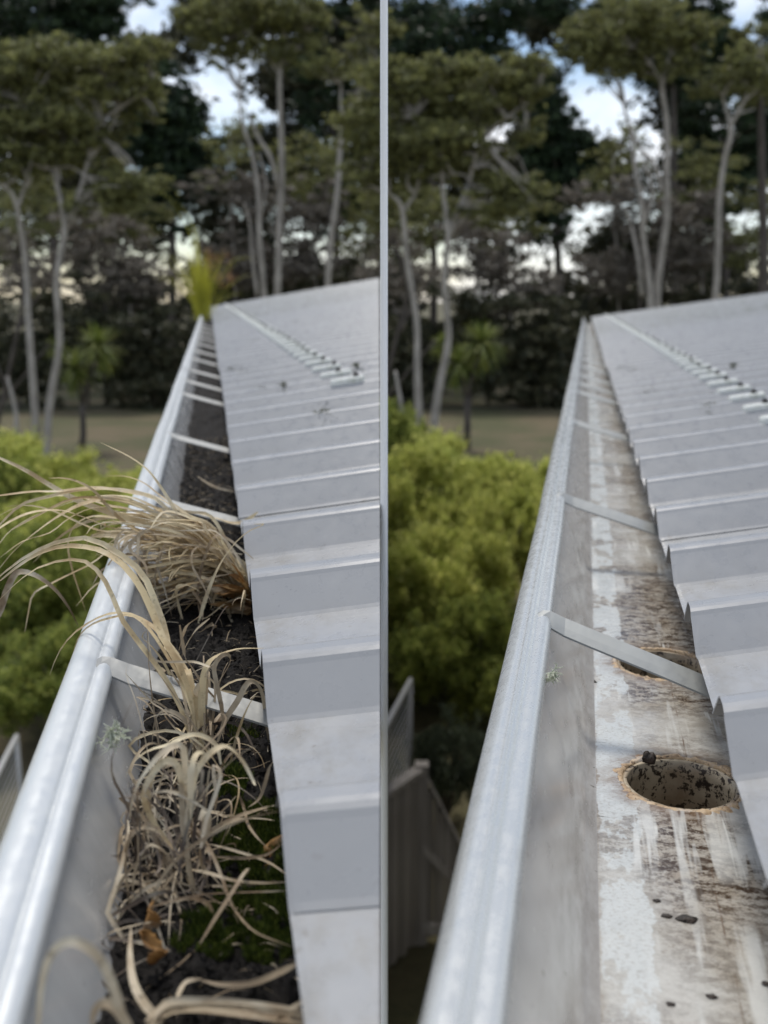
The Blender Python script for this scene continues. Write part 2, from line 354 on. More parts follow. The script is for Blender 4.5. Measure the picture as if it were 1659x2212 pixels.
# ------------------------------------------------------------------ houses: roof sheets, clips, walls
def profile():
    """(offset along the gutter, height, pan 0..1) over one rib, ending at the next rib"""
    h = .029
    return [(-.060, .0008, .9), (-.056, .003, .5), (-.0265, h-.0048, 0), (-.0235, h-.0022, 0), (-.0200, h-.0007, 0), (-.016, h, 0), (-.006, h, 0), (-.0025, h-.0007, 0), (.0005, h-.0022, 0),
            (.0035, h-.0050, 0), (.030, .004, .3), (.034, .001, .8), (.039, 0, 1), (.085, 0, 1), (.125, 0, 1)]
def build_house(fr, side, s_end, rib_len, s_first):
    left = side == 'L'
    rt = fr.m.copy(); org = Vector((fr.edge, 6.0, -.26)); rt.translation = fr.m @ org
    lab = ('house under the grey ribbed roof beside the weed filled gutter' if left else 'house under the grey ribbed roof beside the cleaned out gutter')
    house = empty('house', rt, lab, 'house')
    inv = Matrix.Translation(-org)
    if left:   # plane through the added white pole's line: the roof ends there
        no_w = Vector((1, 0, 0)); co_w = Vector((0, 0, ZC)); ang = math.atan(9.0/F)
        no_w = Vector((math.cos(ang), math.sin(ang), 0))
        co = fr.m.inverted() @ co_w; no = (fr.m.inverted().to_3x3() @ no_w).normalized()
    else: co = no = None
    kmin = math.floor((s_first - fr.s0)/PITCHW); kmax = math.floor((s_end - fr.s0)/PITCHW)
    prof = profile(); per = 4; k = kmin; idx = 0
    R = random.Random(3 if left else 5)
    # sheets start at the step lines seen in the picture
    first = 0 if left else -1
    starts = sorted(set([kmin] + [first + per*i for i in range(-3, 40) if kmin < first + per*i <= kmax]))
    starts.append(kmax+1)
    for a, b in zip(starts[:-1], starts[1:]):
        pts = []
        for q in range(a, b):
            for (o, hgt, pn) in prof:
                if q == b-1 and o > .12: pass
                pts.append((fr.s0 + q*PITCHW + o, hgt, pn))
        # lap over the next sheet's first rib
        if b <= kmax:
            for (o, hgt, pn) in prof[:11]: pts.append((fr.s0 + b*PITCHW + o, hgt-.0012, pn))
        du = (R.random()-.5)*.006; lift = .0009
        ts = [0, .004, .03, .08, .16, .3, .6, 1.2, 2.4, rib_len]
        rows = []; pan = []
        for t in ts:
            row = []
            for (s, hgt, pn) in pts:
                hh = hgt; tt = t
                dz = 0
                if t == 0: dz = -.0004*(pn)      # eave end of the pans is pressed down
                tt += (.0008 if left else .0042)*pn*max(0, 1-t/.05)
                row.append((fr.edge+du+tt, s + fr.k*tt, -.259 + hh + dz + fr.mm*tt + .0006*math.sin(s*9+t*3)))
                pan.append(pn*(1.0 if t < .07 else .72))
            rows.append(row)
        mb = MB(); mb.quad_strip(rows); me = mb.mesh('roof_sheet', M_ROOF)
        at = me.attributes.new('pan', 'FLOAT', 'POINT'); at.data.foreach_set('value', pan)
        if left: clip_plane(me, co, no)
        if len(me.vertices) == 0: continue
        me.transform(inv)
        o = link('roof_sheet', me, house); md = o.modifiers.new('solid', 'SOLIDIFY'); md.thickness = .0011; md.offset = -1
        idx += 1
    # roof clips: one saddle on every rib along a purlin
    uc = .283 if left else .335
    mb = MB(); sec = [(-.012, -.002), (-.0125, .008), (-.009, .0115), (0, .0125), (.009, .0115), (.0125, .008), (.012, -.002)]
    L2 = .036
    rows = []
    for x, sc in ((-L2, .8), (-L2+.003, 1), (L2-.003, 1), (L2, .8)):
        rows.append([(x, y*(1 if abs(x) < L2 else .85), z*(1 if abs(x) < L2 else .6)) for y, z in sec])
    mb.quad_strip(rows); n = len(sec)
    mb.f.append(tuple(range(n))); mb.f.append(tuple(range(3*n, 4*n))[::-1])
    cme = mb.mesh('roof_clip', M_CLIP)
    ms = MB(); ms.tube([(0.010, 0, .011), (.010, 0, .0145)], .0075, 10); ms.tube([(.010, 0, .0145), (.010, 0, .0195)], .0045, 6); sme = ms.mesh('screw', M_SCREW)
    for kk in range(kmin, kmax+1):
        tt = uc - fr.edge + R.uniform(-.008, .008)
        p = Vector((uc, fr.s0 + kk*PITCHW - .007 + fr.k*tt, -.259+.0292 + fr.mm*tt))
        if left and (p - co).dot(no) > -.05: continue
        d = Vector((1, fr.k, fr.mm)).normalized(); z = d.cross(Vector((0, 1, 0))).normalized()
        if z.z < 0: z = -z
        y = z.cross(d); mat = Matrix((d, y, z)).transposed().to_4x4(); mat.translation = p - org
        c = link('roof_clip', cme, house, mat); link('screw', sme, c, Matrix.Translation((R.uniform(-.006, .012), 0, 0)))
    # second and third purlin rows higher on the slope of the right-hand roof
    # fascia, soffit, walls (under the eave)
    gw = .30
    def prism(name, poly, z0f, z1f, mat):
        mb = MB(); n = len(poly)
        mb.v = [(x, y, z0f(x)) for x, y in poly] + [(x, y, z1f(x)) for x, y in poly]
        mb.f = [tuple(range(n))[::-1], tuple(range(n, 2*n))] + [(i, (i+1) % n, n+(i+1) % n, n+i) for i in range(n)]
        me = mb.mesh(name, mat)
        if left: clip_fill(me, co - no*.012, no)
        me.transform(inv); return link(name, me, house)
    def clip_fill(me, co, no):
        bm = bmesh.new(); bm.from_mesh(me)
        r = bmesh.ops.bisect_plane(bm, geom=bm.verts[:]+bm.edges[:]+bm.faces[:], plane_co=co, plane_no=no, clear_outer=True)
        ed = [e for e in r['geom_cut'] if isinstance(e, bmesh.types.BMEdge)]
        if ed: bmesh.ops.edgeloop_fill(bm, edges=ed)
        bm.to_mesh(me); bm.free()
    e = fr.edge; base = -ZC - .05
    g = fr.lip + .197; sl = fr.mm; sk = fr.k
    def poly(x0, x1, s0, s1): return [(x0, s0 + sk*(x0-e)), (x1, s0 + sk*(x1-e)), (x1, s1 + sk*(x1-e)), (x0, s1 + sk*(x0-e))]
    s0 = (s_first + .12) if not left else .34
    tz = lambda x: -.259 - .012 + sl*(x - e)
    prism('fascia', poly(g, g+.022, s0, s_end-.05), lambda x: -.46, lambda x: -.259 - .02, M_WHITE)
    prism('soffit', poly(g+.022, g+.5, s0, s_end-.05), lambda x: -.45, lambda x: -.438, M_WHITE)
    prism('wall', poly(g+.5, e+rib_len-.1, s0, s_end-.15), lambda x: base, lambda x: tz(x)-.03, M_HOUSE)
    prism('gable_lining', poly(g+.022, g+.5, s_end-.11, s_end-.06), lambda x: -.437, lambda x: tz(x)-.004, M_WHITE)
    return house
house_l = build_house(FL, 'L', 18.3, 4.2, .20)
house_r = build_house(FR, 'R', 18.3, 4.6, .20)

# ------------------------------------------------------------------ gutters
def gutter(fr, left, s0, s1):
    U = fr.lip
    org = Vector((U+.09, s0, -.345)); gm = fr.m.copy(); gm.translation = fr.m @ org; inv = Matrix.Translation(-org)
    # materials read coordinates in the frame: keep the meshes in frame coordinates, parented with the inverse offset
    root = empty('gutter', gm, ('pale metal gutter choked with soil and dead grass' if left else 'cleaned out metal gutter with stained pale floor and two round outlets'), 'gutter')
    pm = inv
    ss = [s0]
    while ss[-1] < s1:
        ss.append(ss[-1] + .035 + .02*ss[-1])
    ss[-1] = s1
    RN = random.Random(2)
    ph = RN.random()*9
    def wav(s): return (.0006*math.sin(s*5+ph) + .0003*math.sin(s*13.3+2*ph)) * min(1, s)
    def sheet(name, pts, mat, smooth=True, wob=1.0):
        rows = [[(U+x+wav(s)*wob*w_, s, z+wav(s*1.3+1)*.5*wob*w_) for (x, z, w_) in pts] for s in ss]
        mb = MB(); mb.quad_strip(rows); me = mb.mesh(name, mat, smooth)
        if not left:
            pass
        o = link(name, me, root, pm); return o
    def arc(cx, cz, r, a0, a1, n): return [(cx + r*math.cos(math.radians(a0+(a1-a0)*i/n)), cz + r*math.sin(math.radians(a0+(a1-a0)*i/n)), 1) for i in range(n+1)]
    # rolled lip: outer roll, a fine groove, inner roll (closed curl)
    lip = arc(.0115, -.2545, .0115, 250, 20, 14)
    lip = lip[:-2] + [(.0205, -.2462, 1), (.0212, -.2476, 1), (.0222, -.2470, 1)] + arc(.0245, -.2535, .0072, 100, -60, 9)
    if not left:
        lip = arc(.0115, -.2545, .0115, 250, 95, 10) + [(.0125, -.2441, 1), (.0135, -.2430, 1), (.0146, -.2428, 1), (.0152, -.2440, 1), (.0165, -.2446, 1), (.0182, -.2450, 1), (.0190, -.2468, 1), (.0205, -.2472, 1)] + arc(.0240, -.2540, .0074, 105, -60, 9)
    sheet('rolled_lip', lip, M_LIPL if left else M_LIPR)
    # front wall inside, cove, floor, back wall
    front = [(.0272, -.2585, 1), (.031, -.268, 1), (.040, -.288, .8), (.050, -.309, .5), (.0555, -.321, .3), (.0595, -.3285, .2), (.0640, -.3330, .1), (.0690, -.3350, 0)]
    sheet('front_wall', front, M_WALLL if left else M_WALLR)
    outside = [(.0015, -.262, 1), (.012, -.285, .8), (.026, -.325, .5), (.032, -.3395, 0), (.060, -.3435, 0), (.075, -.3435, 0)]
    sheet('outer_skin', outside, M_LIPL if left else M_LIPR)
    back = [(.184, -.3350, 0), (.1885, -.330, 0), (.190, -.324, 0), (.1905, -.262, 0)]
    sheet('back_wall', back, M_WALLL if left else M_WALLR)
    # floor with round outlets
    holes = [] if left else [(.0795, .700, .0425), (.0835, .948, .0435)]
    x0, x1 = U+.069, U+.184
    mb = MB(); cuts = [s0]
    for (cx, cs, r) in holes: cuts += [cs-.06, cs+.06]
    cuts.append(s1)
    for a, b in zip(cuts[0::2], cuts[1::2]):
        n = max(2, int((b-a)/.25)); mb.quad_strip([[(x0, a+(b-a)*i/n, -.335), ((x0+x1)/2, a+(b-a)*i/n, -.335), (x1, a+(b-a)*i/n, -.335)] for i in range(n+1)])
    jag = {}
    for hi, (cx, cs, r) in enumerate(holes):
        N = 64; rows = [[], [], [], []]
        for i in range(N):
            a = 2*math.pi*i/N + math.pi/4; ca, sa = math.cos(a), math.sin(a)
            # square boundary point
            hx0, hx1, hy = x0-cx, x1-cx, .06
            tx = (hx1/ca if ca > 0 else hx0/ca) if abs(ca) > 1e-6 else 1e9
            ty = hy/abs(sa) if abs(sa) > 1e-6 else 1e9
            t = min(tx, ty)
            rr = min(r, t-.0006)
            ro = min(rr+.010, rr + (t-rr)*.5)
            rows[0].append((cx+ca*t, cs+sa*t, -.335)); rows[1].append((cx+ca*ro, cs+sa*ro, -.3346))
            rows[2].append((cx+ca*(rr+.2*(ro-rr)), cs+sa*(rr+.2*(ro-rr)), -.3336)); rows[3].append((cx+ca*rr, cs+sa*rr, -.3345))
        # pull 4 samples to the exact corners
        mb.quad_strip(rows, True)
    fl = link('gutter_floor', mb.mesh('gutter_floor', M_WALLL if left else M_FLOOR), root, pm)
    # outlet rims (old sealant, uneven) and pipes going down
    for hi, (cx, cs, r) in enumerate(holes):
        N = 90; mb = MB(); rows = []
        for i in range(N+1):
            a = 2*math.pi*(i % N)/N; ca, sa = math.cos(a), math.sin(a)
            n1 = mnoise.noise((ca*2.2+hi*7, sa*2.2, 1)); n2 = mnoise.noise((ca*9+hi*3, sa*9, 5)); n3 = mnoise.noise((ca*22, sa*22+hi, 8))
            ri = r*(.985 + .012*n1) - .0012 + .0013*n2 + .0003*n3; ww = .0080 + .0045*n1 + .0010*n2 + .0012*mnoise.noise((ca*5+hi, sa*5, 9)); hh = .0017 + .0010*n2 + .0008*n3 + .0008*n1
            ring = []
            for (fx, fz) in ((-.06, -1.6), (-.04, -.3), (.05, .75), (.25, 1), (.5, .72), (.8, .25), (1, -.12)):
                rr = ri + ww*fx
                xx = min(max(cx+ca*rr, x0-.004), x1-.001)
                ring.append((xx, cs+sa*rr, -.3349 + hh*fz + (.0012*n3 if 0 < fx < 1 else 0)))
            rows.append(ring)
        mb.quad_strip(rows); link('outlet_rim', mb.mesh('outlet_rim', M_RIM, True), root, pm)
        mb = MB(); rows = []
        for z in (-.3352, -.345, -.36, -.40, -.46, -.56, -.70, -.701):  # last ring closes the foot, added to keep daylight out of the pipe
            rows.append([(cx+(r-.002)*(0.02 if z < -.7005 else 1)*math.cos(2*math.pi*i/48), cs+(r-.002)*(0.02 if z < -.7005 else 1)*math.sin(2*math.pi*i/48), z) for i in range(49)])
        mb.quad_strip(rows)
        o = link('outlet_pipe', mb.mesh('outlet_pipe', M_PIPE, True), root, pm); md = o.modifiers.new('s', 'SOLIDIFY'); md.thickness = .003; md.offset = 1
    # straps from lip to the back of the gutter
    st = [.683, 1.27, 1.86, 2.65, 3.05, 3.5, 4.1, 4.7, 5.4, 6.1, 6.8, 7.6, 8.5] if left else [.80, 1.333, 2.235, 3.02, 3.35, 3.75, 4.3, 4.9, 5.5, 6.2, 6.9, 7.7, 8.6]
    if left: ends = dict(((.683, .632),))
    for i, s in enumerate(st):
        w2 = .0088 if left else .0086
        P = [(.0185, -.2475), (.024, -.2462), (.030, -.2488), (.042, -.2535), (.06, -.2585), (.09, -.2665), (.118, -.274), (.150, -.283), (.185, -.292)]
        dsx = -.050 if i == 0 else -.03
        rows = []
        for j, (x, z) in enumerate(P):
            ss_ = s + dsx*(x-.0185)/.165
            f = min(1, max(0, (x-.019)/.012)); ww = w2*(.62+.38*f)
            tilt = (.0036 if left and i == 0 else .0030 if left else .0046)*f
            rows.append([(U+x, ss_-ww, z-tilt), (U+x, ss_-ww*.2, z-tilt*.1), (U+x, ss_+ww, z+tilt), (U+x, ss_+ww, z+tilt-.0016), (U+x, ss_-ww*.2, z-.0016-tilt*.1), (U+x, ss_-ww, z-tilt-.0016)])
        mb = MB(); mb.quad_strip(rows, True)
        link('strap_bracket', mb.mesh('strap_bracket', M_STRAPL if left else M_STRAPR), root, pm)
    # a joiner collar where two lengths meet
    sj = 3.45
    mb = MB(); mb.quad_strip([[(U+x + (-.0012 if x < .012 else .0012), s, z+.0013) for (x, z, _) in lip] for s in (sj-.02, sj+.02)])
    link('joiner', mb.mesh('joiner', M_LIPL if left else M_LIPR, True), root, pm)
    # near end stop outside the picture: clip the left gutter where the two would meet
    if left:
        ang = math.atan(9.5/F)
        no = (fr.m.inverted().to_3x3() @ Vector((math.cos(ang), math.sin(ang), 0))).normalized()
        for o in root.children: clip_plane(o.data, Vector((0, 0, 0)), no)
    return root
gut_l = gutter(FL, True, .24, 18.2)
gut_r = gutter(FR, False, .30, 18.2)

# ------------------------------------------------------------------ soil and moss in the weedy gutter
def soil_h(x, s):
    t = (x - (FL.lip+.045))/.14
    return -.3085 + .010*mnoise.noise((x*22, s*9, 0)) + .006*mnoise.noise((x*70, s*55, 2)) + .0035*mnoise.noise((x*170, s*150, 4)) + .002*mnoise.noise((x*420, s*400, 7)) + .006*t
def soil():
    xs = np.linspace(FL.lip+.036, FL.lip+.19, 44); s = .25; rows = []
    while s < 14:
        rows.append([(x, s, soil_h(x, s) if i > 0 else soil_h(x, s)-.015) for i, x in enumerate(xs)]); s += max(.003, .0045*s)
    mb = MB(); mb.quad_strip(rows); me = mb.mesh('soil', M_SOIL, True)
    ang = math.atan(12/F); no = (FL.m.inverted().to_3x3() @ Vector((math.cos(ang), math.sin(ang), 0))).normalized()
    clip_plane(me, Vector((0, 0, 0)), no)
    o = link('soil', me); o.matrix_world = FL.m
    tag(o, 'black crumbly soil filling the weedy gutter', 'soil', kind='stuff')
soil()
def blades_mesh(name, items, mat):
    """many tiny tapered triangles: (base, tip, width)"""
    v = []; f = []
    for b, t, wd in items:
        d = (t-b); sdir = d.cross(Vector((random.gauss(0, 1), random.gauss(0, 1), random.gauss(0, 1)))).normalized()*wd
        md = b + d*.5 + Vector((0, 0, d.length*.12)); i = len(v)
        v += [b-sdir*.6, b+sdir*.6, md+sdir*.5, t, md-sdir*.5]; f += [(i, i+1, i+2, i+3, i+4)]
    return mesh(name, v, f, mat)
def moss_patch(regions, n, label):
    it = []
    for (px, py, rx, ry, cnt) in regions:
        for _ in range(cnt):
            a = random.random()*6.283; r = math.sqrt(random.random()); x = px+rx*r*math.cos(a); y = py+ry*r*math.sin(a)
            if mnoise.noise((x*.03, y*.03, 3)) < -.38+.36*r: continue
            p = FL.at_v(x, y, -.30)
            if p.x < FL.lip+.05 or p.x > FL.lip+.185: continue
            b = Vector((p.x, p.y, soil_h(p.x, p.y)-.001)); hh = random.uniform(.003, .0085)*(1.2-.5*r)
            t = b + Vector((random.gauss(0, .35), random.gauss(0, .35), 1)).normalized()*hh
            it.append((b, t, .0006))
    o = link('moss', blades_mesh('moss', it, M_MOSS)); o.matrix_world = FL.m; tag(o, label, 'moss', kind='stuff')
moss_patch([(570, 1950, 120, 120, 22000), (555, 1800, 95, 75, 10000), (500, 1690, 45, 38, 3000), (445, 1995, 80, 60, 4000), (520, 1560, 40, 25, 500), (600, 1890, 70, 80, 5000)], 0, 'dark green moss growing on the gutter soil')

# ------------------------------------------------------------------ straw blades
def blade_mesh(path, wmax, prof=None, fold=.25, twist=0.0, n=None, normal=None, name='blade', mat=None, tip=True):
    n = n or max(8, min(22, len(path)*3)); P = smooth_path(path, n); rows = []; L = len(P)
    face = normal or Vector((0, -.55, 1))
    for i, p in enumerate(P):
        t = (P[min(i+1, L-1)] - P[max(i-1, 0)]); t = t.normalized() if t.length > 1e-9 else Vector((1, 0, 0))
        sdir = t.cross(face)
        if sdir.length < 1e-3: sdir = t.cross(Vector((1, 0, 0)))
        sdir.normalize(); nn = sdir.cross(t); f = i/(L-1)
        a = twist*f + .35*math.sin(f*5+wmax*9000)
        s2 = sdir*math.cos(a) + nn*math.sin(a); n2 = s2.cross(t)
        wd = wmax*(min(1, .55+f*3) if not tip else min(1, .28+f*4.5)*(1-f**3)**.8 + .05) if prof is None else wmax*prof(f)
        rows.append([p - s2*wd/2, p - n2*wd*fold*.5, p + s2*wd/2])
    mb = MB(); mb.quad_strip(rows); return mb.mesh(name, mat, True)
def z2(p): return (p[0]*.35806, 918+p[1]*.35806)         # readings taken on three enlargements of the photo
def z3(p): return (270+p[0]*.2409, 1350+p[1]*.2409)
def z7(p): return (p[0]*.5013, 1620+p[1]*.5013)
def tuft(label, base_px, fr):
    b = fr.at_v(*base_px, -.30); b.z = soil_h(b.x, b.y); mt = fr.m.copy(); mt.translation = fr.m @ b
    return empty('grass_tuft', mt, label, 'grass'), b
def add_blade(root, b, pts, wd, mat, **kw):
    me = blade_mesh([p - b for p in pts], wd, mat=mat, **kw); return link('blade', me, root)
R2 = random.Random(11)

# big tuft lying over the lip: tips left, all from a butt under the roof edge; blade lists run tip -> butt
t1, b1 = tuft('large clump of straw coloured dead grass flopping over the gutter lip', (535, 1290), FL)
S1 = b1.y
def tip_first(lst, z, s_tip, s_butt, wd, mat=M_STRAW, root=t1, b=b1, **kw):
    P = [z(p) for p in lst][::-1]; m_ = len(P)-1
    pts = [FL.at_s(x, y, s_butt + (s_tip-s_butt)*(i/m_)) for i, (x, y) in enumerate(P)]
    return add_blade(root, b, pts, wd, mat, **kw)
A = [([(-60,170),(0,200),(150,270),(330,380),(480,460),(700,540),(900,600),(1150,680),(1350,830),(1480,960)], .0085),
 ([(605,105),(780,190),(890,270),(960,360),(1030,470),(1110,600),(1250,760),(1450,920)], .0058),
 ([(290,322),(380,320),(480,345),(570,400),(640,480),(730,570),(870,660),(1100,780),(1400,930)], .0055),
 ([(630,308),(760,310),(870,350),(960,420),(1080,500),(1220,620),(1400,830)], .005),
 ([(-40,430),(0,425),(200,400),(350,400),(560,375),(760,400),(930,440),(1040,540),(1200,660),(1430,880)], .0068),
 ([(-50,660),(0,600),(130,480),(300,430),(480,390),(700,385),(900,420),(1060,500),(1200,620),(1400,820)], .0052),
 ([(-60,790),(0,710),(60,640),(180,560),(350,490),(560,430),(760,430),(900,480),(1130,620),(1430,900)], .006),
 ([(-50,660),(0,620),(100,560),(220,520),(380,515),(520,560),(680,620),(800,640),(1050,740),(1400,950)], .009),
 ([(-50,930),(0,860),(100,740),(250,620),(400,520),(540,460),(700,440),(880,500),(1100,660),(1400,900)], .0085),
 ([(40,492),(180,485),(330,520),(480,590),(620,640),(760,640),(950,700),(1200,820),(1430,960)], .004),
 ([(150,1250),(170,1140),(200,1020),(300,960),(420,900),(560,830),(700,720),(850,640),(1000,640),(1250,780)], .0042),
 ([(515,1120),(470,980),(430,850),(410,720),(440,620),(520,560),(640,550),(820,590),(1100,720)], .004),
 ([(520,680),(640,665),(800,690),(980,740),(1160,770),(1300,800),(1400,900)], .0125),
 ([(920,1090),(1060,1040),(1200,960),(1320,840),(1400,815),(1480,860),(1510,980)], .0115),
 ([(860,950),(1000,880),(1120,760),(1180,700),(1300,760)], .003),
 ([(1270,1110),(1300,1030),(1340,960),(1400,900),(1460,900),(1500,970)], .0075),
 ([(1090,1350),(1140,1200),(1190,1100),(1280,1070),(1400,1090),(1520,1140)], .0055),
 ([(1100,1200),(1180,1260),(1300,1290),(1400,1270),(1480,1210),(1515,1130)], .0105),
 ([(1000,1250),(990,1100),(950,950),(900,870),(830,700),(900,640),(1100,700)], .0052),
 ([(1060,1430),(1170,1290),(1260,1190),(1380,1100),(1480,1060)], .0045),
 ([(1330,660),(1350,720),(1400,800),(1470,930)], .006),
 ([(910,570),(925,530),(950,510),(1000,560),(1150,700),(1380,900)], .0045),
 ([(1250,590),(1230,600),(1260,660),(1330,760),(1450,920)], .006),
 ([(520,660),(560,610),(640,590),(760,600),(870,660),(1000,690),(1120,650),(1250,720)], .004),
 ([(0,300+500),(140,700),(300,650),(420,560),(560,500),(720,500),(900,540),(1150,690)], .0042),
 ([(-30,560),(90,500),(300,430),(500,440),(640,480),(820,520),(1040,620)], .004),
 ([(60,640),(200,560),(420,450),(600,440),(780,470),(1000,560),(1300,760)], .0048),
 ([(200,830),(330,700),(480,600),(640,560),(800,560),(980,590),(1180,690),(1420,900)], .0055)]
for i, (l, wd) in enumerate(A):
    tip_first(l, z2, S1 + R2.uniform(-.10, .06), S1 + R2.uniform(-.02, .02), wd*.74, fold=.3, twist=R2.uniform(-.8, .8))
for i in range(205):     # the body of the clump
    by = R2.uniform(880, 1140); bx = 1490 + R2.uniform(-40, 25); ln = R2.uniform(.35, 1)**1.3
    ex = 1330 - 720*ln + R2.uniform(-60, 60); ey = (R2.uniform(430, 800) + (1-ln)*R2.uniform(60, 330)) if i % 5 < 3 else R2.uniform(700, 1180)
    mx_ = (bx*.55+ex*.45); my = min(by, ey) + (max(by, ey)-min(by, ey))*.30 - R2.uniform(20, 90)
    q = [(ex, ey), ((mx_+ex)/2, (my+ey)/2 - 25*R2.random()), (mx_, my), ((mx_+bx)/2, (my+by)/2 - 20), (bx, by)]
    if R2.random() < .45: q = [(ex - R2.uniform(20, 160), ey + R2.uniform(20, 150))] + q
    tip_first(q, z2, S1 + R2.uniform(-.08, .09), S1 + R2.uniform(-.015, .03), R2.uniform(.0018, .0046), M_STRAW if R2.random() < .8 else M_STRAWG, fold=.3, twist=R2.uniform(-1.2, 1.2))
for i in range(30):     # amber butt of old sheaths
    a = R2.uniform(-.5, 1.25); r = R2.uniform(90, 250); by = 1060 + R2.uniform(-90, 80)
    q = [(1500 - r*math.cos(a), by - r*math.sin(a)*.85 - 10), (1500 - r*.5*math.cos(a), by - r*.5*math.sin(a) - 15), (1515, by)]
    tip_first(q, z2, S1 - .045 + R2.uniform(-.02, .02), S1 - .03 + R2.uniform(-.01, .015), R2.uniform(.005, .009), M_AMBER, fold=.5)
for i in range(14):     # loose stems hanging in front of the clump
    x0 = R2.uniform(680, 1250); y0 = R2.uniform(700, 1050); y1 = y0 + R2.uniform(200, 480); x1 = x0 + R2.uniform(-60, 160)
    q = [(x1, y1), (x1 - R2.uniform(0, 60), y1*.5+y0*.5), (x0, y0), (x0 + R2.uniform(20, 160), y0 - R2.uniform(40, 120)), (x0 + R2.uniform(180, 330), y0 - R2.uniform(-60, 60))]
    tip_first(q, z2, S1 - .07 + R2.uniform(-.02, .02), S1 - .02, R2.uniform(.002, .004), M_STRAWG, twist=R2.uniform(-1, 1))

# second tuft: stems rising past the strap, some arching right out over the lip
t2, b2 = tuft('upright clump of tan dead stems rising in front of the bracket', (436, 1640), FL)
S2 = b2.y
B = [([z2(p) for p in [(-40,950),(0,910),(130,810),(280,730),(420,690),(560,690),(740,790),(860,900),(930,1050),(1000,1250)]] + [z3(p) for p in [(380,200),(500,350),(610,650),(640,950),(660,1150)]], .0075),
 ([z2(p) for p in [(-40,1090),(0,1050),(80,970),(210,870),(380,815),(520,825),(620,920),(690,1060),(740,1180)]] + [z3(p) for p in [(150,190),(330,430),(480,700),(560,920),(600,1080)]], .0055),
 ([z2(p) for p in [(-30,960),(0,940),(110,850),(240,770),(380,730),(520,735),(640,770),(760,860),(860,1000),(940,1180)]] + [z3(p) for p in [(340,120),(470,330),(580,620),(630,950)]], .0085),
 ([z2(p) for p in [(-25,1190),(0,1130),(40,1000),(90,900),(150,885),(240,920),(340,1000),(420,1110),(475,1220)]][::-1], .0095),
 ([z2(p) for p in [(300,1508),(350,1380),(430,1270),(540,1190),(650,1140),(760,1135),(870,1180),(960,1250),(1060,1380),(1130,1500)]] + [z3(p) for p in [(560,400),(640,700),(660,950)]], .0072),
 ([z2(p) for p in [(430,1480),(440,1380),(480,1270),(560,1200),(680,1160),(800,1150),(900,1230),(1000,1380)]] + [z3(p) for p in [(500,500),(600,800)]], .004),
 ([z3(p) for p in [(1250,205),(1190,208),(1000,215),(800,290),(720,400),(690,600),(690,900),(690,1250)]], .0075),
 ([z3(p) for p in [(770,590),(860,480),(940,340),(930,268),(860,280),(800,380),(820,520),(870,760),(885,980)]], .0048),
 ([z3(p) for p in [(1320,1250),(1300,1100),(1270,900),(1240,650),(1180,525),(1100,520),(1010,680),(900,850),(830,1050)]], .0062),
 ([z3(p) for p in [(240,1080),(260,900),(300,800),(380,765),(500,820),(600,930),(650,1080)]], .0045),
 ([z3(p) for p in [(150,1160),(120,1100),(130,950),(200,840),(390,800),(560,900)]], .0016),
 ([z3(p) for p in [(200,20),(250,300),(450,330),(620,330),(740,370),(780,390)]], .003),
 ([z3(p) for p in [(480,240),(520,100),(560,0),(700,-100)]], .004),
 ([z3(p) for p in [(500,300),(560,160),(640,40),(760,-60)]], .0035),
 ([z3(p) for p in [(900,750),(720,560),(600,380),(540,280),(490,0)]], .0045),
 ([z3(p) for p in [(0,430),(120,560),(250,700),(340,760),(480,900)]], .0018),
 ([z3(p) for p in [(640,950),(650,700),(640,600),(650,520)]], .007),
 ([z3(p) for p in [(720,1000),(715,800),(720,600),(740,420),(800,330)]], .0065)]
for i, (l, wd) in enumerate(B):
    P = l[::-1]; m_ = len(P)-1
    if i == 3: pts = [FL.at_s(x, y, S1-.12+.03*(k/m_)) for k, (x, y) in enumerate(P)]
    else: pts = [FL.at_s(x, y, S2 + (.14 if i < 6 else .03)*(k/m_)) for k, (x, y) in enumerate(P)]
    add_blade(t2, b2, pts, wd*.62, M_STRAWG if i not in (0, 1, 2, 4, 5, 6) else M_STRAW, fold=.35, twist=R2.uniform(-.6, .6))
for i in range(26):
    x0 = R2.uniform(540, 780); y0 = R2.uniform(950, 1250); x1 = x0 + R2.gauss(0, 130); y1 = y0 - R2.uniform(200, 700)
    P = [z3(p) for p in [(x0, y0), (x0*.8+x1*.2 + R2.gauss(0, 12), y0*.6+y1*.4), (x1, y1), (x1 + R2.gauss(0, 80), y1 + R2.uniform(-60, 60))]]
    add_blade(t2, b2, [FL.at_s(x, y, S2 + .02*k + R2.uniform(-.01, .01)) for k, (x, y) in enumerate(P)], R2.uniform(.0010, .0032), M_STRAWG, twist=R2.uniform(-1, 1))

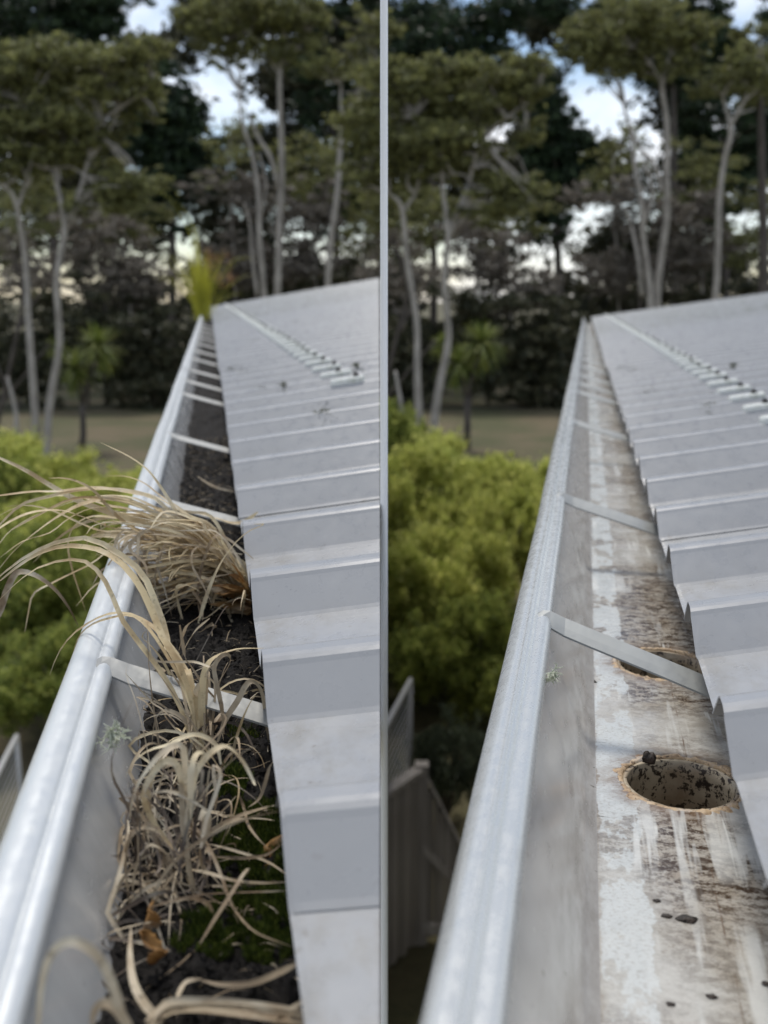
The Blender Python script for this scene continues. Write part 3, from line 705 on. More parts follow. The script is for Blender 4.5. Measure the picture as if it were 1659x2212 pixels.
# third tuft: grey curled blades nearer the camera
t3, b3 = tuft('grey brown clump of curled dead grass beside the moss', (395, 1900), FL)
S3 = b3.y
C3 = [([z3(p) for p in [(0,1370),(60,1250),(200,1130),(400,1070),(450,1040),(580,985),(700,995),(820,1080),(860,1250)]], .0066),
 ([z3(p) for p in [(40,1760),(60,1600),(120,1420),(220,1270),(330,1150),(440,1080),(520,1100),(540,1300),(560,1600)]], .0085),
 ([z3(p) for p in [(480,2080),(430,2010),(320,1860),(230,1720),(170,1570),(180,1450),(280,1290),(380,1215),(470,1260),(510,1450),(530,1750)]], .0085),
 ([z3(p) for p in [(1170,1440),(1150,1400),(1080,1260),(1000,1150),(900,1085),(800,1120),(700,1220),(630,1350),(600,1600)]], .0078),
 ([z3(p) for p in [(720,1160),(690,1140),(640,1160),(605,1250),(590,1400),(590,1750)]], .008),
 ([z3(p) for p in [(340,1290),(440,1250),(500,1400),(515,1700),(520,1900)]], .0075),
 ([z3(p) for p in [(220,1530),(330,1490),(450,1500),(560,1540),(700,1640)]], .0048),
 ([z3(p) for p in [(660,1750),(720,1660),(730,1800),(680,2000)]], .012),
 ([z3(p) for p in [(760,1760),(900,1640),(1000,1530)]], .0028),
 ([z3(p) for p in [(1300,2020),(1180,1900),(1100,1780),(1070,1650),(1010,1490)]], .0042),
 ([z3(p) for p in [(740,1840),(900,1760),(1080,1690),(1250,1640),(1400,1610)]], .0062),
 ([z3(p) for p in [(1390,1760),(1200,1735),(1000,1745),(850,1800),(740,1870)]], .006),
 ([z3(p) for p in [(1100,1640),(1200,1560),(1250,1440),(1290,1300),(1330,1220),(1420,1180)]], .006),
 ([z3(p) for p in [(0,2000),(60,1850),(180,1800),(320,1830)]], .004),
 ([z3(p) for p in [(340,1880),(450,1800),(600,1830),(740,1990)]], .004),
 ([z3(p) for p in [(800,1690),(820,1550),(800,1380),(790,1250)]], .0052),
 ([z7(p) for p in [(860,600),(790,510),(720,410),(660,310),(635,230),(650,120),(700,40)]], .0088),
 ([z7(p) for p in [(1300,860),(1180,820),(1080,770),(1000,670),(960,560),(900,420),(800,280),(720,190)]], .0042),
 ([z7(p) for p in [(1250,568),(1130,572),(1000,560),(900,530),(810,512)]], .0048),
 ([z7(p) for p in [(690,860),(700,760),(720,640),(780,540)]], .0062),
 ([z7(p) for p in [(1255,605),(1150,610),(1000,615),(850,625),(740,650),(640,680)]], .003),
 ([z7(p) for p in [(1255,552),(1150,480),(1000,430),(900,405)]], .0038),
 ([z7(p) for p in [(1225,395),(1150,450),(1050,465),(920,460)]], .0042),
 ([z7(p) for p in [(640,190),(720,178),(800,208),(880,250)]], .004),
 ([z7(p) for p in [(890,805),(850,730),(840,640),(800,540)]], .0035),
 ([z7(p) for p in [(920,680),(900,600),(870,500),(860,420)]], .004),
 ([z7(p) for p in [(620,670),(600,480),(600,330),(640,200)]], .0035),
 ([z7(p) for p in [(560,760),(555,640),(540,500),(550,400),(600,340),(680,350),(740,420)]], .0045),
 ([z7(p) for p in [(570,680),(575,560),(600,470),(640,410),(700,430),(760,500)]], .0042),
 ([z7(p) for p in [(810,200),(800,330),(810,480),(830,600)]], .0065)]
for i, (l, wd) in enumerate(C3):
    P = l[::-1]; m_ = len(P)-1; lying = i in (8, 9, 10, 11, 18, 20, 21, 22, 17)
    if lying: pts = [FL.at_v(x, y, -.292 + .006*math.sin(k*1.7+i)) for k, (x, y) in enumerate(P)]
    else:
        s_ = S3 if P[0][1] > 1700 else S3 + .05
        pts = [FL.at_s(x, y, s_ + .006*math.sin(k*.8+i)) for k, (x, y) in enumerate(P)]
    add_blade(t3, b3, pts, wd*.42, M_STRAW if i in (0, 2, 3, 16, 4) else M_STRAWG, fold=.35, twist=R2.uniform(-.5, .5))
for i in range(36):
    x0 = R2.uniform(575, 900); y0 = R2.uniform(380, 640); x1 = x0 + R2.gauss(-40, 110); y1 = y0 - R2.uniform(60, 420)
    kind = R2.random()
    if kind < .55: q = [(x0, y0), (x0*.7+x1*.3, y0*.6+y1*.4), (x1, y1), (x1 - R2.uniform(10, 80), y1 - R2.uniform(-40, 30)), (x1 - R2.uniform(60, 150), y1 + R2.uniform(20, 200))]
    else: q = [(x0, y0), (x0 + R2.gauss(0, 25), y0 - R2.uniform(40, 90)), (x0 + R2.gauss(0, 50), y0 - R2.uniform(100, 260))]
    q = [(max(545, a), b) for a, b in q]
    P = [z7(p) for p in q]
    sj_ = R2.uniform(-.02, .03); pts = [FL.at_s(x, y, S3 + sj_ + .008*k) for k, (x, y) in enumerate(P)]
    add_blade(t3, b3, pts, R2.uniform(.0007, .0022), M_STRAWD if R2.random() < .7 else M_STRAWG, twist=R2.uniform(-.6, .6))
def tangle(root, b, n, box, seed, lmin, lmax, wmin, wmax, mats):
    """dry blades that rise, bend over under their weight and come to rest on the soil"""
    R = random.Random(seed); u0, u1, s0, s1 = box; lo, hi = FL.lip+.046, FL.lip+.15
    for _ in range(n):
        p = Vector((R.uniform(u0, u1), R.uniform(s0, s1), 0)); p.z = soil_h(p.x, p.y) - .002
        az = R.uniform(0, 6.283); inc = R.uniform(.15, 1.35); d = Vector((math.cos(az)*math.cos(inc), math.sin(az)*math.cos(inc), math.sin(inc)))
        ln = R.uniform(lmin, lmax); k = 11; st = ln/k; sag = R.uniform(.10, .42); sw = R.gauss(0, .16); pts = [p.copy()]
        for i in range(k):
            d = (d + Vector((0, 0, -sag*(.3+i/k)))).normalized(); d = Matrix.Rotation(sw*R.uniform(.3, 1.4), 3, 'Z') @ d
            p = p + d*st
            g = soil_h(p.x, p.y) + .002
            if p.z < g: p.z = g; d.z = max(d.z, -.05)
            if p.x < lo: p.x = lo; d.x = abs(d.x)*.5
            if p.x > hi: p.x = hi; d.x = -abs(d.x)*.5
            pts.append(p.copy())
        add_blade(root, b, pts, R.uniform(wmin, wmax), R.choice(mats), fold=.35, twist=R.uniform(-1.5, 1.5), n=16)
tangle(t3, b3, 75, (FL.lip+.050, FL.lip+.088, .44, .60), 21, .04, .12, .0006, .0024, [M_STRAWG, M_STRAWG, M_STRAWD])
tangle(t2, b2, 34, (FL.lip+.065, FL.lip+.11, .60, .78), 22, .04, .14, .0007, .0026, [M_STRAWG, M_STRAW, M_STRAWD])
tangle(t1, b1, 12, (FL.lip+.065, FL.lip+.135, .86, 1.05), 23, .05, .16, .0012, .004, [M_STRAW, M_STRAWG])
# fourth: near blades at the bottom of the picture
t4, b4 = tuft('nearest bundle of flattened dead grass at the low end of the soil', (470, 2190), FL)
S4 = b4.y
near = [([(160,1260),(165,1180),(180,1000),(220,880),(290,825),(360,840),(430,900),(480,1000),(530,1150),(560,1230)], .0052, .315),
 ([(395,1230),(405,1130),(450,1090),(500,1115),(545,1180),(580,1240)], .0062, .33)]
for l, wd, s_ in near:
    P = [z7(p) for p in l][::-1]; add_blade(t4, b4, [FL.at_s(x, y, s_) for x, y in P], wd*.62, M_STRAWG, fold=.3, twist=.5)
for i in range(22):
    o = R2.uniform(-25, 40); q = [(640 + R2.uniform(-20, 40), 1175+o), (720, 1105+o*.7+R2.uniform(-8, 8)), (850, 1092+o*.8), (1000, 1102+o), (1200, 1130+o+R2.uniform(-10, 10)), (1390, 1165+o*1.2)]
    P = [z7(p) for p in q]; add_blade(t4, b4, [FL.at_v(x, y, -.285 - .0004*o) for x, y in P], R2.uniform(.0014, .0034), M_STRAWG, fold=.35, twist=R2.uniform(-.5, .5))
for l, wd in (([(1310,905),(1200,960),(1080,1005),(950,1010),(860,990)], .0045), ([(760,1070),(800,1000),(870,985)], .0035), ([(690,1170),(620,1090),(575,1000),(560,880),(565,760)], .006), ([(1360,1060),(1260,1110),(1180,1180)], .004)):
    P = [z7(p) for p in l]; add_blade(t4, b4, [FL.at_v(x, y, -.285) for x, y in P], wd*.6, M_STRAWG)
# single dead blades lying further along
for (l, lab, nm_) in (([(1555,525),(1480,580),(1400,590),(1300,560),(1180,530)], 'single dead blade reaching onto the eave above the clump', 'dry_blade'), ([(1190,310),(1290,370),(1420,405)], 'thin brown twig lying on the black soil beyond the clump', 'thin_twig')):
    P = [z2(p) for p in l]; pts = [FL.at_s(x, y, 1.16 if 'eave' in lab else 1.42) for x, y in P]
    o = link(nm_, blade_mesh([p-pts[1] for p in pts], .005, mat=M_STRAW if 'eave' in lab else M_STRAWG)); mt = FL.m.copy(); mt.translation = FL.m @ pts[1]; o.matrix_world = mt
    tag(o, lab, 'twig')
# litter on the soil: short bits of straw
it = []
for _ in range(900):
    x = random.uniform(FL.lip+.055, FL.lip+.18); s = random.uniform(.28, 2.2)
    if (FL.m @ Vector((x, s, 0))).x > -.02: continue
    b = Vector((x, s, soil_h(x, s)+.0012))
    a = random.random()*6.28; it.append((b, b + Vector((math.cos(a), math.sin(a), random.uniform(-.1, .3)))*random.uniform(.004, .022), .0007))
o = link('straw_litter', blades_mesh('straw_litter', it, M_STRAWG)); o.matrix_world = FL.m; tag(o, 'short bits of dry straw scattered on the soil', 'litter', kind='stuff')
# soil crumbs
v = []; f = []
for _ in range(9000):
    x = random.uniform(FL.lip+.05, FL.lip+.18); s = .27 + 1.9*random.random()**1.4
    if (FL.m @ Vector((x, s, 0))).x > -.01: continue
    r = random.uniform(.0007, .0019)*(1+random.random()**6*1.6); c = Vector((x, s, soil_h(x, s)+r*.4)); i = len(v)
    for d in ((1,0,0),(-1,0,0),(0,1,0),(0,-1,0),(0,0,1)): v.append(c + Vector(d)*r*random.uniform(.6, 1.3))
    f += [(i, i+2, i+4), (i+2, i+1, i+4), (i+1, i+3, i+4), (i+3, i, i+4)]
o = link('soil_crumbs', mesh('soil_crumbs', v, f, M_SOIL)); o.matrix_world = FL.m; tag(o, 'loose crumbs of black soil in the weedy gutter', 'soil', kind='stuff')

# dead leaves
def dead_leaf(fr, px, s, ln, wd, rot, label, seed):
    R = random.Random(seed); rows = []; n = 12
    for i in range(n+1):
        f_ = i/n; w_ = wd*math.sin(math.pi*min(1, f_*.94+.05))**.7*(1+.15*R.uniform(-1, 1)); x = (f_-.5)*ln; z = .22*ln*math.sin(f_*3.4+seed)
        rows.append([(x, y*w_/2, z + abs(y)*w_*.35 + R.uniform(-.0006, .0006)) for y in (-1, -.5, 0, .5, 1)])
    mb = MB(); mb.quad_strip(rows); o = link('dead_leaf', mb.mesh('dead_leaf', M_DEADLEAF, True))
    p = fr.at_s(*px, s); mt = fr.m @ Matrix.Translation(p) @ rot.to_matrix().to_4x4(); o.matrix_world = mt
    md = o.modifiers.new('s', 'SOLIDIFY'); md.thickness = .0004
    return tag(o, label, 'leaf')
from mathutils import Euler
dead_leaf(FL, (315, 1990), .455, .018, .011, Euler((.9, .9, 1.3)), 'orange curled dead leaf against the gutter wall', 1)
dead_leaf(FL, (338, 2070), .425, .014, .008, Euler((.5, .4, 2.2)), 'small orange leaf scrap just below the curled one', 2)
dead_leaf(FL, (325, 2035), .44, .016, .008, Euler((1.1, 1.2, .8)), 'brown folded leaf between the two orange scraps', 4)
dead_leaf(FL, (592, 1838), .515, .022, .012, Euler((.3, -.5, .7)), 'orange dead leaf lying on moss beside the roof edge', 3)

# lichen tufts on the lips
def lichen(fr, px, v_, size, label, seed):
    R = random.Random(seed); p = fr.at_v(*px, v_); v = []; mb = MB()
    def grow(a, d, l, r, lv):
        b = a + d*l; mb.tube([a, (a+b)/2 + Vector((R.gauss(0, .08), R.gauss(0, .08), R.gauss(0, .08)))*l, b], [r, r*.8, r*.5], 4, False)
        if lv:
            for _ in range(3):
                grow(a + d*l*R.uniform(.4, 1), (d + Vector((R.gauss(0, .7), R.gauss(0, .7), R.gauss(0, .7)))).normalized(), l*R.uniform(.5, .8), r*.65, lv-1)
    for _ in range(17): grow(Vector((0, 0, 0)), Vector((R.gauss(.35, .7), R.gauss(-.5, .6), R.gauss(-.45, .6))).normalized(), size*R.uniform(.15, .5), size*.034, 2)
    o = link('lichen_tuft', mb.mesh('lichen_tuft', M_LICHEN)); mt = fr.m.copy(); mt.translation = fr.m @ p; o.matrix_world = mt
    return tag(o, label, 'lichen')
lichen(FL, (236, 1578), -.253, .021, 'pale green lichen tuft on the inner lip of the weedy gutter', 3)
lichen(FR, (1192, 1452), -.253, .016, 'pale green lichen tuft on the inner lip of the cleaned gutter', 5)

# living grass tuft at the far end
bg_ = FL.at_v(438, 692, -.30); mt = FL.m.copy(); mt.translation = FL.m @ bg_
tg = empty('grass_tuft', mt, 'green and yellow living grass tuft at the far end of the gutter', 'grass'); RG = random.Random(9)
sc_ = bg_.y/2200*1.02
for i in range(210):
    a = RG.gauss(-.03, .27); ln = RG.uniform(55, 150)*sc_; dy = RG.gauss(0, .12)
    x0 = RG.gauss(0, 7)*sc_; tip = Vector((x0 + math.sin(a)*ln, dy*ln, math.cos(a)*ln)); md_ = tip*.5 + Vector((-.10*math.sin(a)*ln, 0, .05*ln))
    P = [Vector((x0, RG.gauss(0, .05), 0)), md_, tip]
    if abs(a) > .45: P.append(tip + Vector((math.copysign(.25, a)*ln, 0, -.02*ln)))
    link('blade', blade_mesh(P, RG.uniform(.004, .008), mat=M_GRASS, n=7), tg)
for P in ([(0,0,0),(-8,0,110),(-22,0,180),(-60,0,240),(-115,0,272)], [(0,0,0),(-5,0,120),(-14,0,190),(-45,0,235),(-95,0,258)], [(2,0,0),(-2,0,120),(-6,0,190)]):
    link('blade', blade_mesh([Vector(p)*sc_ for p in P], .012, mat=M_GRASS, n=12), tg)
m = NT('seed_heads', .8); M_SEED = m.col(m.ramp(m.noise(30, 3), [(.3, (.42, .20, .09)), (.7, (.58, .36, .16))])).m
it = []
for i in range(15):
    c = Vector((RG.uniform(12, 62), RG.gauss(0, 8), RG.uniform(70, 130)))*sc_
    for _ in range(26):
        b = c + Vector((RG.gauss(0, 5), RG.gauss(0, 4), RG.gauss(0, 9)))*sc_; it.append((b, b + Vector((RG.gauss(.3, .5), RG.gauss(0, .5), RG.gauss(.7, .4)))*6*sc_, .0032))
link('seed_heads', blades_mesh('seed_heads', it, M_SEED), tg)['kind'] = 'stuff'

# dirt clods in the cleaned gutter
def clod(px, size, label, flat=.35, seed=0, v_=-.3345):
    bm = bmesh.new(); bmesh.ops.create_icosphere(bm, subdivisions=3, radius=1)
    for q in bm.verts:
        n_ = 1 + .45*mnoise.noise(q.co*1.6 + Vector((seed*5, 0, 0))) + .2*mnoise.noise(q.co*4 + Vector((seed, 3, 0)))
        q.co = Vector((q.co.x*n_*1.25, q.co.y*n_*.8, max(q.co.z, -.2)*n_*flat))*size
    me = bpy.data.meshes.new('dirt_clod'); bm.to_mesh(me); bm.free(); me.materials.append(M_CLOD); me.shade_smooth()
    o = link('dirt_clod', me); mt = FR.m.copy(); mt.translation = FR.m @ FR.at_v(*px, v_); o.matrix_world = mt
    return tag(o, label, 'dirt', 'dirt clods left on the gutter floor')
clod((1484, 1985), .0042, 'largest black dirt clod in the middle of the stained floor', .35, 1)
clod((1440, 1978), .0022, 'small grey clod just left of the largest one', .3, 2)
clod((1418, 1945), .0017, 'tiny dark clod above and left of the largest one', .3, 3)
clod((1537, 2152), .0021, 'dark clod near the bottom right of the cleaned gutter', .3, 4)
clod((1448, 2168), .0017, 'dark clod at the very bottom of the cleaned gutter', .3, 5)
clod((1655, 2125), .002, 'dark clod at the right edge below the roof', .3, 6)
clod((1403, 1642), .0042, 'black upright lump standing on the rim of the nearer outlet', 1.5, 7, -.328)
clod((1250, 1690), .003, 'dark lump at the foot of the wall beside the outlet', .6, 8, -.331)

# moss cushions on the roofs
def roof_moss(fr, px, rx, ry, n, label, seed):
    R = random.Random(seed); items = []
    def hit(x, y):      # roof plane through the crests' mid height
        r = fr.loc(ray(x, y)); return r*((-.245 - fr.mm*fr.edge)/(r.z - fr.mm*r.x))
    c = hit(*px)
    for _ in range(n*3):
        a = R.random()*6.283; q = abs(R.gauss(0, .55)); p = hit(px[0] + rx*q*math.cos(a), px[1] + ry*q*math.sin(a))
        # profile height at p
        sp = p.y - fr.k*(p.x-fr.edge); o_ = (sp - fr.s0 + .060) % PITCHW - .060; pr = profile(); hgt = 0
        for (a0, h0, _), (a1, h1, _) in zip(pr[:-1], pr[1:]):
            if a0 <= o_ <= a1: hgt = h0 + (h1-h0)*(o_-a0)/max(1e-6, a1-a0)
        b = Vector((p.x, p.y, -.259 + hgt + fr.mm*(p.x-fr.edge)))
        t = b + Vector((R.gauss(0, .5), R.gauss(0, .5), 1)).normalized()*R.uniform(.002, .008)*max(.3, 1.2-q*.6)
        items.append((b-c, t-c, .0017))
    o = link('roof_moss', blades_mesh('roof_moss', items, M_ROOFMOSS)); mt = fr.m.copy(); mt.translation = fr.m @ c; o.matrix_world = mt
    tag(o, label, 'moss', kind='stuff')
for fr, sx, side in ((FL, 0, 'weedy'), (FR, 840, 'cleaned')):
    dy = 0 if sx == 0 else -3
    roof_moss(fr, (517+sx, 808+dy), 34, 7, 420, f'dark moss streak near the eave of the roof by the {side} gutter', 1)
    roof_moss(fr, (697+sx*.99, 899-dy*3 - (22 if sx else 0)), 26, 22, 160, f'grey lichen patch on a rib face by the {side} gutter', 2)
    roof_moss(fr, (768+sx*.97, 802+dy), 20, 10, 160, f'moss clump beside the roof clips by the {side} gutter', 3)
    roof_moss(fr, (560+sx, 848-dy*2), 30, 8, 90, f'thin moss patch just behind the eave by the {side} gutter', 4)
    roof_moss(fr, (545+sx, 742+dy), 20, 4, 120, f'far moss streak on the roof by the {side} gutter', 6)
    roof_moss(fr, (640+sx, 700+dy), 18, 4, 110, f'small green moss spot far up the roof by the {side} gutter', 7)
    roof_moss(fr, (613+sx, 845-dy*2), 14, 8, 70, f'round moss spot on the roof below the clips by the {side} gutter', 8)

# ------------------------------------------------------------------ added white pole between the two eaves, standing in for a dividing strip
pp = at_y(CX, 1106, 1.0)
mb = MB(); top = ZC + .75; n = 18
mb.tube([(0, 0, 0), (0, 0, ZC-1.2), (0, 0, ZC-.5), (0, 0, ZC), (0, 0, top-.004), (0, 0, top)], [.0056, .0046, .0040, .0036, .0033, .0015], n)
po = link('added_divider_pole', mb.mesh('added_divider_pole', M_WHITE, True)); po.location = (0, 1.0, 0)
tag(po, 'added slim white pole standing in for a dividing strip between the weedy and the cleaned gutter', 'pole')

# ------------------------------------------------------------------ vegetation
def leaf_cloud(clumps, leaf, aspect=1.6, shell=.55, sub=34, flat=.42, lo=.10, hi=.30):
    """clumps: (centre Vector, (rx,ry,rz), n). Each clump is a scatter of small flattened sprays with loose edges"""
    V = []
    for c, r, n in clumps:
        r = np.array(r); c = np.array(c)
        k = max(3, int(sub*(.7+.6*RNG.random()))) if sub else 1
        d = RNG.normal(size=(k, 3)); d /= np.linalg.norm(d, axis=1)[:, None]
        cc = d*(RNG.random(k)**.42)[:, None]*r*1.08
        rs = r.mean()*(lo+hi*RNG.random(k)**1.6)
        wgt = rs**1.6; wgt /= wgt.sum(); cnt = np.maximum(2, (n*wgt).astype(int))
        for i in range(k):
            m_ = cnt[i]; g = RNG.normal(size=(m_, 3))*.52
            p = cc[i] + g*rs[i]*np.array([1.25, 1.1, flat]) + c
            a = RNG.normal(size=(m_, 3)); a /= np.linalg.norm(a, axis=1)[:, None]
            b = RNG.normal(size=(m_, 3)); b = np.cross(a, b); b /= np.linalg.norm(b, axis=1)[:, None]
            sz = leaf*(.5+.9*RNG.random((m_, 1)))
            a = a*sz*.5*aspect; b = b*sz*.5/aspect
            V.append(np.stack([p-a, p+b*.9, p+a, p-b*.9], axis=1).reshape(-1, 3))
    return np.concatenate(V)
def cloud_mesh(name, V, mat):
    n = len(V)//4; me = bpy.data.meshes.new(name); me.vertices.add(n*4); me.vertices.foreach_set('co', V.astype(np.float32).ravel())
    me.loops.add(n*4); me.loops.foreach_set('vertex_index', np.arange(n*4, dtype=np.int32)); me.polygons.add(n)
    me.polygons.foreach_set('loop_start', np.arange(0, n*4, 4, dtype=np.int32)); me.polygons.foreach_set('loop_total', np.full(n, 4, dtype=np.int32))
    me.update(calc_edges=True); me.validate(); me.materials.append(mat); return me
def tree(name, cat, label, group, Y, base_px, trunks, clumps, leaf, mat, bark=M_BARK, shell=.5, stuff_per=1.0, deep=1.0, offset=0):
    """trunks: lists of (px, py, radius m); clumps: (px, py, rx px, ry px, n, depth offset m)"""
    g = at_y(base_px[0], base_px[1], Y); base = Vector((g.x, Y, 0)); mt = Matrix.Translation(base)
    root = empty(name, mt, label, cat, group); pxm = Y/F
    def pt(x, y, dy=0): return at_y(x, y, Y+dy) - base
    for tr in trunks:
        pts = []; rad = []
        for i, (x, y, r) in enumerate(tr): pts.append(pt(x, y, .15*math.sin(i*2.1+x))); rad.append(r)
        if tr[0][1] > 990: pts[0].z = -.1
        pts = [q + Vector((RNG.normal()*.07, RNG.normal()*.07, 0))*(1 if 0 < i_ else 0) for i_, q in enumerate(pts)]; rad = [r*(.60 if Y < 40 else .76) for r in rad]
        P = smooth_path(pts, len(pts)*4); rr = [np.interp(i/(len(P)-1)*(len(rad)-1), range(len(rad)), rad) for i in range(len(P))]
        mb = MB(); mb.tube(P, rr, 8); link('trunk', mb.mesh('trunk', bark, True), root)
    if clumps and name == 'kanuka_tree':       # fine limbs reaching from the stems into the crown
        ends = [q for tr in trunks for q in tr if q[1] < base_px[1] - 250]
        R = random.Random(int(base_px[0]*7)); mb = MB()
        for c in clumps:
            for _ in range(4):
                tx, ty = c[0] + R.gauss(0, .5)*c[2], c[1] + R.gauss(0, .4)*c[3]
                e = min(ends, key=lambda q: (q[0]-tx)**2 + ((q[1]-ty)*.8)**2 + (0 if q[1] > ty else 4000) + R.random()*1500)
                a_, b_ = pt(e[0], e[1]), pt(tx, ty, R.uniform(-.6, .6)); md_ = (a_+b_)/2 + Vector((R.gauss(0, .12), R.gauss(0, .1), .15 + R.gauss(0, .1)))
                mb.tube(smooth_path([a_, md_, b_], 6), [.045, .038, .03, .024, .018, .01], 5, False)
        link('limbs', mb.mesh('limbs', bark, True), root)['kind'] = 'stuff'
    if clumps:
        cl = []
        for (x, y, rx, ry, n, *dd) in clumps:
            dy = dd[0] if dd else 0
            c = pt(x, y, dy); cl.append((c, (rx*pxm, max(rx, ry)*pxm*.8*deep, ry*pxm), int(n*stuff_per*1.5)))
        link('crown', cloud_mesh('crown', leaf_cloud(cl, leaf*.82, shell=shell), mat), root)
    return root
def limbs(trunk_pts, targets, r):
    return [[(a[0], a[1], r), ((a[0]+b[0])/2 + 6, (a[1]+b[1])/2 - 4, r*.7), (b[0], b[1], r*.35)] for a, b in zip(trunk_pts, targets)]

def side_set(ox, oy, tagp, sy):
    """one view of the wood; ox, oy shift between the two halves, sy a vertical stretch about y=640"""
    def X(x): return x+ox
    def Yp(y): return 640 + (y-640)*sy + oy
    def TR(t): return [(X(x), Yp(y), r) for x, y, r in t]
    def CL(c): return [(X(q[0]), Yp(q[1]), q[2], q[3]*sy, *q[4:]) for q in c]
    wood = 'trees behind the lawn'
    # front kanuka with two pale trunks
    tree('kanuka_tree', 'tree', f'pale two trunked tree with olive layered crown {tagp}', wood, 31, (X(92), Yp(1015)),
         [TR(t) for t in ([(84,1030,.24),(76,850,.19),(66,700,.16),(52,560,.14),(38,440,.12),(8,405,.07),(-40,380,.04)], [(40,445,.10),(62,400,.08),(82,340,.05)],
          [(98,1030,.24),(114,870,.20),(128,740,.17),(136,610,.15),(140,490,.13),(130,390,.11),(128,330,.06)], [(140,500,.12),(165,440,.12),(185,380,.11),(195,330,.10),(220,270,.09),(260,230,.08),(300,205,.06)],
          [(195,345,.07),(225,300,.06),(255,240,.04)], [(185,380,.06),(150,360,.05),(100,365,.03)], [(300,205,.05),(330,170,.03)], [(128,385,.05),(100,300,.04),(60,230,.03)])],
         CL([(60,150,95,34,1500),(190,125,120,34,2200),(310,110,55,30,800),(60,215,100,40,1500,.6),(180,200,120,45,1800,.4),(290,170,60,40,800),(30,290,80,40,1300),(140,290,85,34,900),(110,265,100,40,1200,-.4),(60,340,70,26,900),(120,330,50,22,500),(230,300,50,30,300,.5),(300,250,40,40,350,.5),
             (60,260,110,60,1500,.8),(170,330,90,50,900,.9),(250,180,90,60,1100,.8),(20,390,70,40,500,.6),(230,390,45,26,600),(270,420,45,24,700),(300,395,30,20,400),(-30,200,70,90,1400),(-40,330,60,50,900),(20,120,60,26,700),(250,440,40,18,350),(170,450,30,16,160)]), .17, M_KANUKA, shell=.35)
    tree('dead_stump', 'tree trunk', f'broken grey dead trunk leaning left of the two trunked tree {tagp}', None, 30.3, (X(48), Yp(1010)),
         [TR([(54,1030,.13),(44,960,.12),(34,890,.11),(20,812,.07)])], None, .1, M_KANUKA)
    tree('kanuka_tree', 'tree', f'leaning dark thin tree beside the two trunked tree {tagp}', wood, 33, (X(-10), Yp(1000)),
         [TR(t) for t in ([(-20,1010,.14),(0,880,.14),(30,740,.12),(50,640,.10),(40,560,.08),(20,500,.06)], [(36,720,.09),(60,660,.07),(100,600,.05)], [(10,830,.09),(-10,760,.08),(-30,640,.06)], [(0,880,.07),(60,800,.05),(110,740,.04)])],
         CL([(20,520,60,30,260),(90,600,50,30,200,.5),(-30,600,60,50,350)]), .14, M_DRY, M_BARK2, .2)
    # mid kanuka: stems in a group, rounded crown
    tree('kanuka_tree', 'tree', f'slender tree of several pale stems under a rounded olive crown {tagp}', wood, 44, (X(585), Yp(905)),
         [TR(t) for t in ([(575,905,.2),(570,640,.18),(562,520,.16),(556,420,.14),(545,330,.11),(530,265,.09),(520,200,.06)], [(592,905,.22),(596,640,.20),(606,470,.19),(612,360,.17),(607,240,.15),(605,150,.12),(620,90,.06)],
          [(556,640,.1),(548,560,.1),(538,480,.08),(522,440,.06)], [(600,400,.12),(580,340,.11),(556,300,.1),(536,250,.08)], [(605,150,.07),(640,110,.05),(670,70,.04)], [(605,165,.07),(575,110,.05),(540,70,.04)], [(562,470,.09),(575,400,.06),(560,330,.05)])],
         CL([(500,40,95,30,1500),(590,28,110,32,1900),(440,75,60,24,700),(650,50,60,40,900),(530,85,80,26,700,.6),(470,105,50,18,330),(570,110,60,26,500),(640,105,40,26,300),(420,40,45,30,500),(540,0,120,40,1500),(500,140,40,14,150),(610,130,30,16,120)]), .20, M_KANUKA, shell=.4)
    tree('kanuka_tree', 'tree', f'single pale stem splitting like a fork near the top {tagp}', wood, 43, (X(700), Yp(900)),
         [TR(t) for t in ([(700,905,.2),(708,620,.17),(718,520,.16),(728,420,.15),(735,330,.14),(742,260,.12),(736,205,.09),(734,180,.05)], [(742,258,.1),(765,220,.08),(790,185,.06),(815,160,.04)], [(745,250,.07),(775,195,.05),(780,165,.03)], [(765,220,.06),(800,210,.04)])],
         CL([(800,60,50,50,800),(770,130,50,36,500),(810,150,30,30,350),(725,140,50,30,300),(690,160,45,22,200)]), .2, M_KANUKA, shell=.4)
    for (x, y, rx, ry, n, lb) in ((60, 470, 95, 80, 1700, 'thin olive sapling behind the pale trunks'), (270, 440, 100, 70, 1700, 'thin olive sapling right of the pale trunks'), (500, 320, 60, 60, 420, 'thin olive sapling left of the slender stems'), (680, 380, 80, 90, 1300, 'thin olive sapling left of the forked stem'), (790, 470, 60, 90, 1100, 'thin olive sapling right of the forked stem')):
        tree('sapling_tree', 'tree', f'{lb} {tagp}', 'olive saplings in the wood', 52, (X(x), Yp(890)), [TR([(x, 890, .1), (x+8, 700, .09), (x-4, y+20, .06), (x+10, y-30, .03)])],
             CL([(x, y, rx, ry, n), (x+30, y-50, rx*.6, ry*.5, n//3), (x-30, y+60, rx*.7, ry*.5, n//3)]), .2, M_KANUKA if y < 480 else M_DRY, shell=.3)
    # cabbage tree
    Yc = 34; g = at_y(X(178), Yp(1020), Yc); base = Vector((g.x, Yc, 0)); root = empty('cabbage_tree', Matrix.Translation(base), f'small cabbage tree with spiky green heads on the lawn {tagp}', 'tree', 'cabbage trees')
    hx, hy = X(178), Yp(870); pt = lambda x, y: at_y(x, y, Yc) - base
